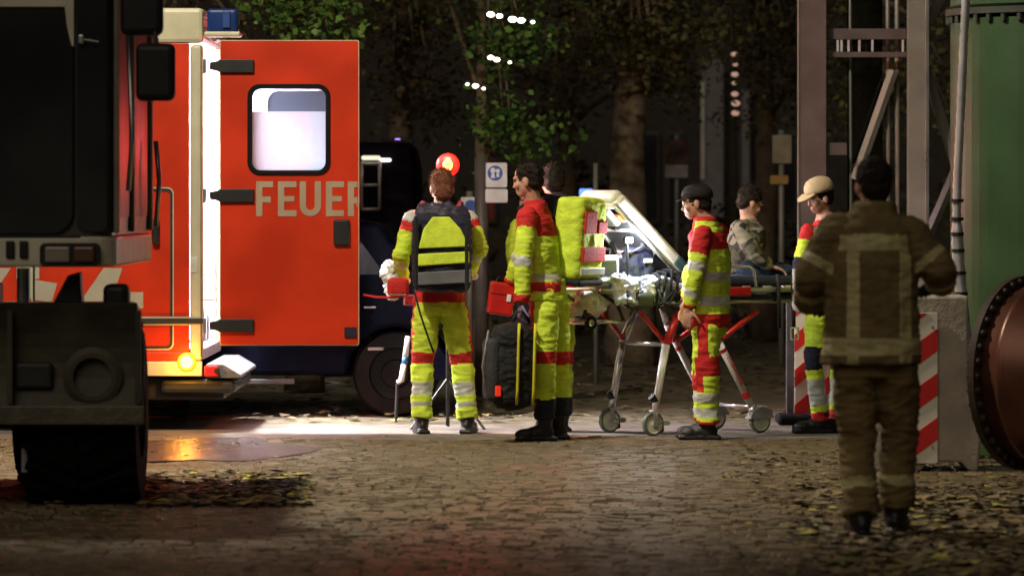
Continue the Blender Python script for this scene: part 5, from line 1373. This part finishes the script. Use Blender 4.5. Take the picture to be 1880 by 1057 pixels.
def tree(label, px, d, tr, kind, boughs, h=7.0, crown_r=2.6, z0=2.6, n=110, leaf_s=.085, seed=1, lean=0.0):
    """boughs: extra leafy sprays hung at (px, py) in the view"""
    rr = random.Random(seed); x = X(px, d)
    t = thing('tree', (x, d, 0), label, 'tree', 'trees behind the crew')
    pts = []; rad = []
    for k in range(9):
        q = k/8; pts.append(Vector((x + lean*q + .05*noise.noise(Vector((seed, q*4, 0))), d + .05*noise.noise(Vector((seed, q*4, 9))), h*.72*q))); rad.append(tr*(1.25 if k == 0 else 1) * (1 - .62*q))
    mb = MB(); mb.tube(pts, rad, 16)
    for v in mb.v:
        v += Vector((noise.noise(v*6), noise.noise(v*6 + Vector((5, 0, 0))), 0)) * tr*.16
    tk = mb.build('trunk', bark, t, smooth=True)
    cl = MB(); centers = []
    for _ in range(n):
        u = Vector((rr.gauss(0, 1), rr.gauss(0, 1), rr.gauss(0, 1))).normalized() * rr.random()**.4
        centers.append(Vector((x + lean + u.x*crown_r, d + u.y*crown_r, (z0+h)/2 + u.z*(h-z0)/2)))
    for bx_, by_ in boughs:
        for _ in range(2): centers.append(W(bx_ + rr.uniform(-12, 12), by_ + rr.uniform(-10, 10), d - rr.uniform(.2, 1.0)))
    for k in range(7):
        c = centers[k*3 % len(centers)]; s0 = pts[rr.randint(4, 8)]; mid = s0.lerp(c, .5) + Vector((0, 0, .25))
        MB().tube([s0, mid, c], [tr*.38, tr*.22, tr*.06], 8).build('limb', bark, t, smooth=True)
    for bx_, by_ in boughs[:6]:
        c = W(bx_, by_, d-.6); s0 = pts[6]; MB().tube([s0, s0.lerp(c, .5) + Vector((0, 0, .4)), c], [tr*.25, tr*.15, .008], 8).build('limb', bark, t, smooth=True)
    for c in centers: leaf_cluster(cl, c, rr.uniform(.30, .55), rr.randint(44, 80), leaf_s*rr.uniform(.7, 1.25), rr, .7)
    cr = cl.build('crown', fol[kind], t)
    return t
tree('broad olive tree whose thick pale trunk rises behind the stretcher', 1156, 46, .235, 'olive', [(1100, 60), (1130, 75), (1160, 62), (1200, 90), (1180, 110), (1230, 130), (1245, 60), (1080, 30), (1210, 40)], crown_r=3.0, z0=2.9, n=150, seed=11)
tree('tree with fresh green sprays hanging above the white and blue sign', 884, 43, .07, 'green', [(925, 225), (940, 240), (950, 60), (930, 90), (965, 85), (900, 70), (985, 262), (925, 215)], crown_r=2.2, z0=3.0, n=70, seed=12)
tree('green tree hanging over the top of the open ambulance door', 560, 39.5, .14, 'green', [(590, 20), (600, 50), (575, 10), (530, 12), (610, 32), (480, 10)], crown_r=2.0, z0=3.15, n=90, seed=13)
tree('dark brown-leaved tree behind the dark van', 735, 50, .16, 'brown', [(700, 60), (760, 90), (720, 130), (790, 140), (680, 30), (820, 60), (760, 180), (800, 210)], crown_r=2.8, z0=2.4, n=150, seed=14)
tree('dark slender tree between the sign and the broad trunk', 1040, 56, .14, 'brown', [(1000, 120), (1040, 160), (1060, 110), (1010, 200), (980, 150), (1060, 210)], crown_r=3.0, z0=2.4, n=150, seed=15)
tree('dark tree beside the pale far columns', 1405, 54, .17, 'brown', [(1400, 60), (1380, 100), (1430, 130), (1440, 60), (1410, 170), (1300, 60)], crown_r=2.9, z0=2.5, n=150, seed=16)
tree('dark olive tree standing behind the steel tower', 1600, 50, .16, 'olive', [(1580, 180), (1600, 120), (1620, 240), (1730, 120), (1740, 200), (1560, 60)], crown_r=2.8, z0=2.0, n=140, seed=17)
tree('dark tree standing beyond the ambulance roof', 250, 46, .2, 'brown', [(450, 30), (460, 80), (500, 60)], crown_r=3.0, z0=2.6, n=110, seed=18)

def hedge(label, px0, px1, d, h, kind, seed):
    rr = random.Random(seed); x0, x1 = X(px0, d), X(px1, d)
    t = thing('hedge', ((x0+x1)/2, d, 0), label, 'hedge', 'hedges closing off the background'); mb = MB(); n = int((x1-x0)*14)
    for _ in range(n):
        c = Vector((rr.uniform(x0, x1), d + rr.uniform(-.5, .7), rr.uniform(.1, h)*rr.uniform(.75, 1)))
        leaf_cluster(mb, c, rr.uniform(.25, .42), 34, .13, rr)
    mb.build('foliage', fol[kind], t); st_ = MB()
    for k in range(int((x1-x0)/.8)):
        xx = x0 + .4 + .8*k; MB().tube([(xx, d, 0), (xx+rr.uniform(-.1, .1), d, h*.6)], [.03, .012], 6).build('stem', bark, t)
hedge('dark brown hedge behind the dark van', 380, 830, 52.5, 2.3, 'brown', 21)
hedge('dark brown hedge between the sign and the broad trunk', 840, 1110, 57.5, 2.4, 'brown', 22)
hedge('dark hedge right of the broad trunk', 1180, 1480, 57.0, 1.7, 'brown', 23)
hedge('dark olive hedge behind the steel tower', 1490, 1900, 52.5, 2.2, 'olive', 24)
hedge('dark hedge beyond the ambulance at the far left', -150, 370, 52.0, 2.4, 'brown', 25)

fb = thing('far_building', (X(1330, 82), 85, 0), 'dark building with pale pilasters far behind the trees', 'building')
fd_ = 82.0; wallm = mat('dark_render', (.05, .042, .036), .9, bump=.2, bscale=4); pilm = mat('pale_pilaster', (.22, .20, .205), .8, var=.12)
cuboid('wall', wallm, fb, (X(-300, fd_), fd_+.3, 0), (X(2100, fd_), fd_+6, 9), .02)
for a, b in ((1288, 1329), (1362, 1377), ):
    pl = cuboid('pilaster', pilm, fb, (X(a, fd_), fd_, 0), (X(b, fd_), fd_+.29, Z(110, fd_) if a < 1300 and a > 1200 else Z(165, fd_) if a == 1362 else 5.5), .02)
cuboid('pilaster_edge', mat('painted_lit_edge', (.7, .66, .6), .6), fb, (X(1287, fd_), fd_-.06, Z(330, fd_)), (X(1293, fd_), fd_-.002, Z(150, fd_)), .01)  # lit edge of the pilaster put into the colour as a paler strip
for k, px in enumerate((1180, 1225, 1400, 1435, 1020, 880, 720, 560)):
    for zz in (1.2, 4.4):
        w_ = cuboid('window', mat('window_frame_dark', (.06, .055, .05), .6), fb, (X(px, fd_), fd_+.2, zz), (X(px, fd_)+.30, fd_+.295, zz+1.6), .01)
        cuboid('pane', black_gl, w_, (X(px, fd_)+.04, fd_+.19, zz+.05), (X(px, fd_)+.26, fd_+.198, zz+1.55), .003)

bulb = mat('festoon_bulb', (1, .9, .75), .3, emit=(1, .86, .66), estr=7); bulb2 = mat('festoon_bulb_pink', (1, .7, .6), .3, emit=(1, .58, .44), estr=.28)
def festoon(label, pts_, d, bm_, r0):
    t = thing('festoon_light', W(*pts_[0][:2], d) - Vector((0, 0, .3)), label, 'string light', 'string lights among the trees')
    P_ = [W(p[0], p[1]-5, d) for p in pts_]
    a, b = P_[0] + (P_[0]-P_[-1])*2, P_[-1] + (P_[-1]-P_[0])*2
    MB().tube([a] + P_ + [b], .008, 6).build('wire', black_pl, t)
    for p in pts_:
        k = p[2] if len(p) > 2 else 1
        MB().ell(W(p[0], p[1], d), (r0*k*1.5, r0, r0*k), None, 12, 8).build('bulb', bm_, t, smooth=True)
FD = 41.0
festoon('upper row of bright warm bulbs among the leaves', [(901, 27, 1.1), (917, 30, .9), (941, 36, 1.2), (957, 38, 1.1), (978, 41, .6)], FD, bulb, .020)
festoon('middle pair of warm bulbs among the leaves', [(901, 106, .9), (912, 110, .9), (936, 115, .5)], FD, bulb, .020)
festoon('lowest short row of warm bulbs above the red lamp', [(858, 155, .5), (873, 158, .9), (888, 163, .5)], FD, bulb, .020)
festoon('upright row of dim pinkish bulbs by the pale far columns', [(1348, 100, .9), (1350, 119, .7), (1349, 137, 1), (1348, 153, .7), (1349, 173, 1), (1351, 190, 1.2), (1350, 208, 1.1)], 53.0, bulb2, .028)

# small lamp added to brighten the stretcher's head end
wl = thing('added_light', S(-.44, -.30, 1.0), 'small white lamp added to brighten the stretcher head end', 'lamp')
wlp = S(-.20, -.27, 1.33)
MB().rbox(wlp, (.07, .04, .05), .012).build('casing', black_pl, wl)
MB().rbox(wlp + Vector((.012, -.022, 0)), (.045, .006, .034), .002).build('lens', mat('added_led', (1, 1, 1), .3, emit=(.92, .95, 1), estr=60), wl)
MB().tube([wlp, wlp + Vector((.0, .0, -.345))], .01, 8).build('clip', dark_steel, wl)
lamp_light(wl, wlp + Vector((.05, -.02, .0)), (.90, .94, 1), 18)

# crumpled pale sheet heaped over the stretcher's head end, and a folded blanket
cs_ = thing('crumpled_sheet', S(-.05, -.2, 1.0), 'crumpled blue-white sheet heaped on the stretcher below the raised back', 'sheet')
mb = MB(); rr = random.Random(31)
for k in range(34):
    u = rr.uniform(-.36, .26); q = rr.uniform(-.31, .05)
    mb.ell(S(u, q, 1.035 + rr.uniform(0, .05)*(1 if u < .1 else .5)), (rr.uniform(.04, .10), rr.uniform(.03, .06), rr.uniform(.02, .05)), Matrix.Rotation(rr.uniform(0, 3), 3, 'Z') @ Matrix.Rotation(rr.uniform(-.5, .5), 3, 'X'), 10, 6)
for k in range(8):
    u = rr.uniform(-.34, .05); mb.capsule(S(u, -.30, 1.03), S(u+rr.uniform(-.03, .03), -.325, .93 + rr.uniform(-.05, .03)), .032, .018, 8)
finish('cloth', evaluate_remesh(mb, .010, 2, .012, 16, 3.0), [mat('blue_white_cloth', (.66, .70, .80), .7, bump=.3, bscale=40)], cs_)
dk = thing('dark_strap_bundle', S(.14, -.2, 1.02), 'dark strap bundle lying at the hinge of the raised back', 'straps')
for k in range(6):
    u = .02 + .05*k; MB().tube([S(u, -.31, .98), S(u+.02, -.30, 1.09+.02*(k % 3)), S(u-.03, -.16, 1.12), S(u+.03, -.05, 1.08)], .011, 8).build('strap', blackfab, dk, smooth=True)
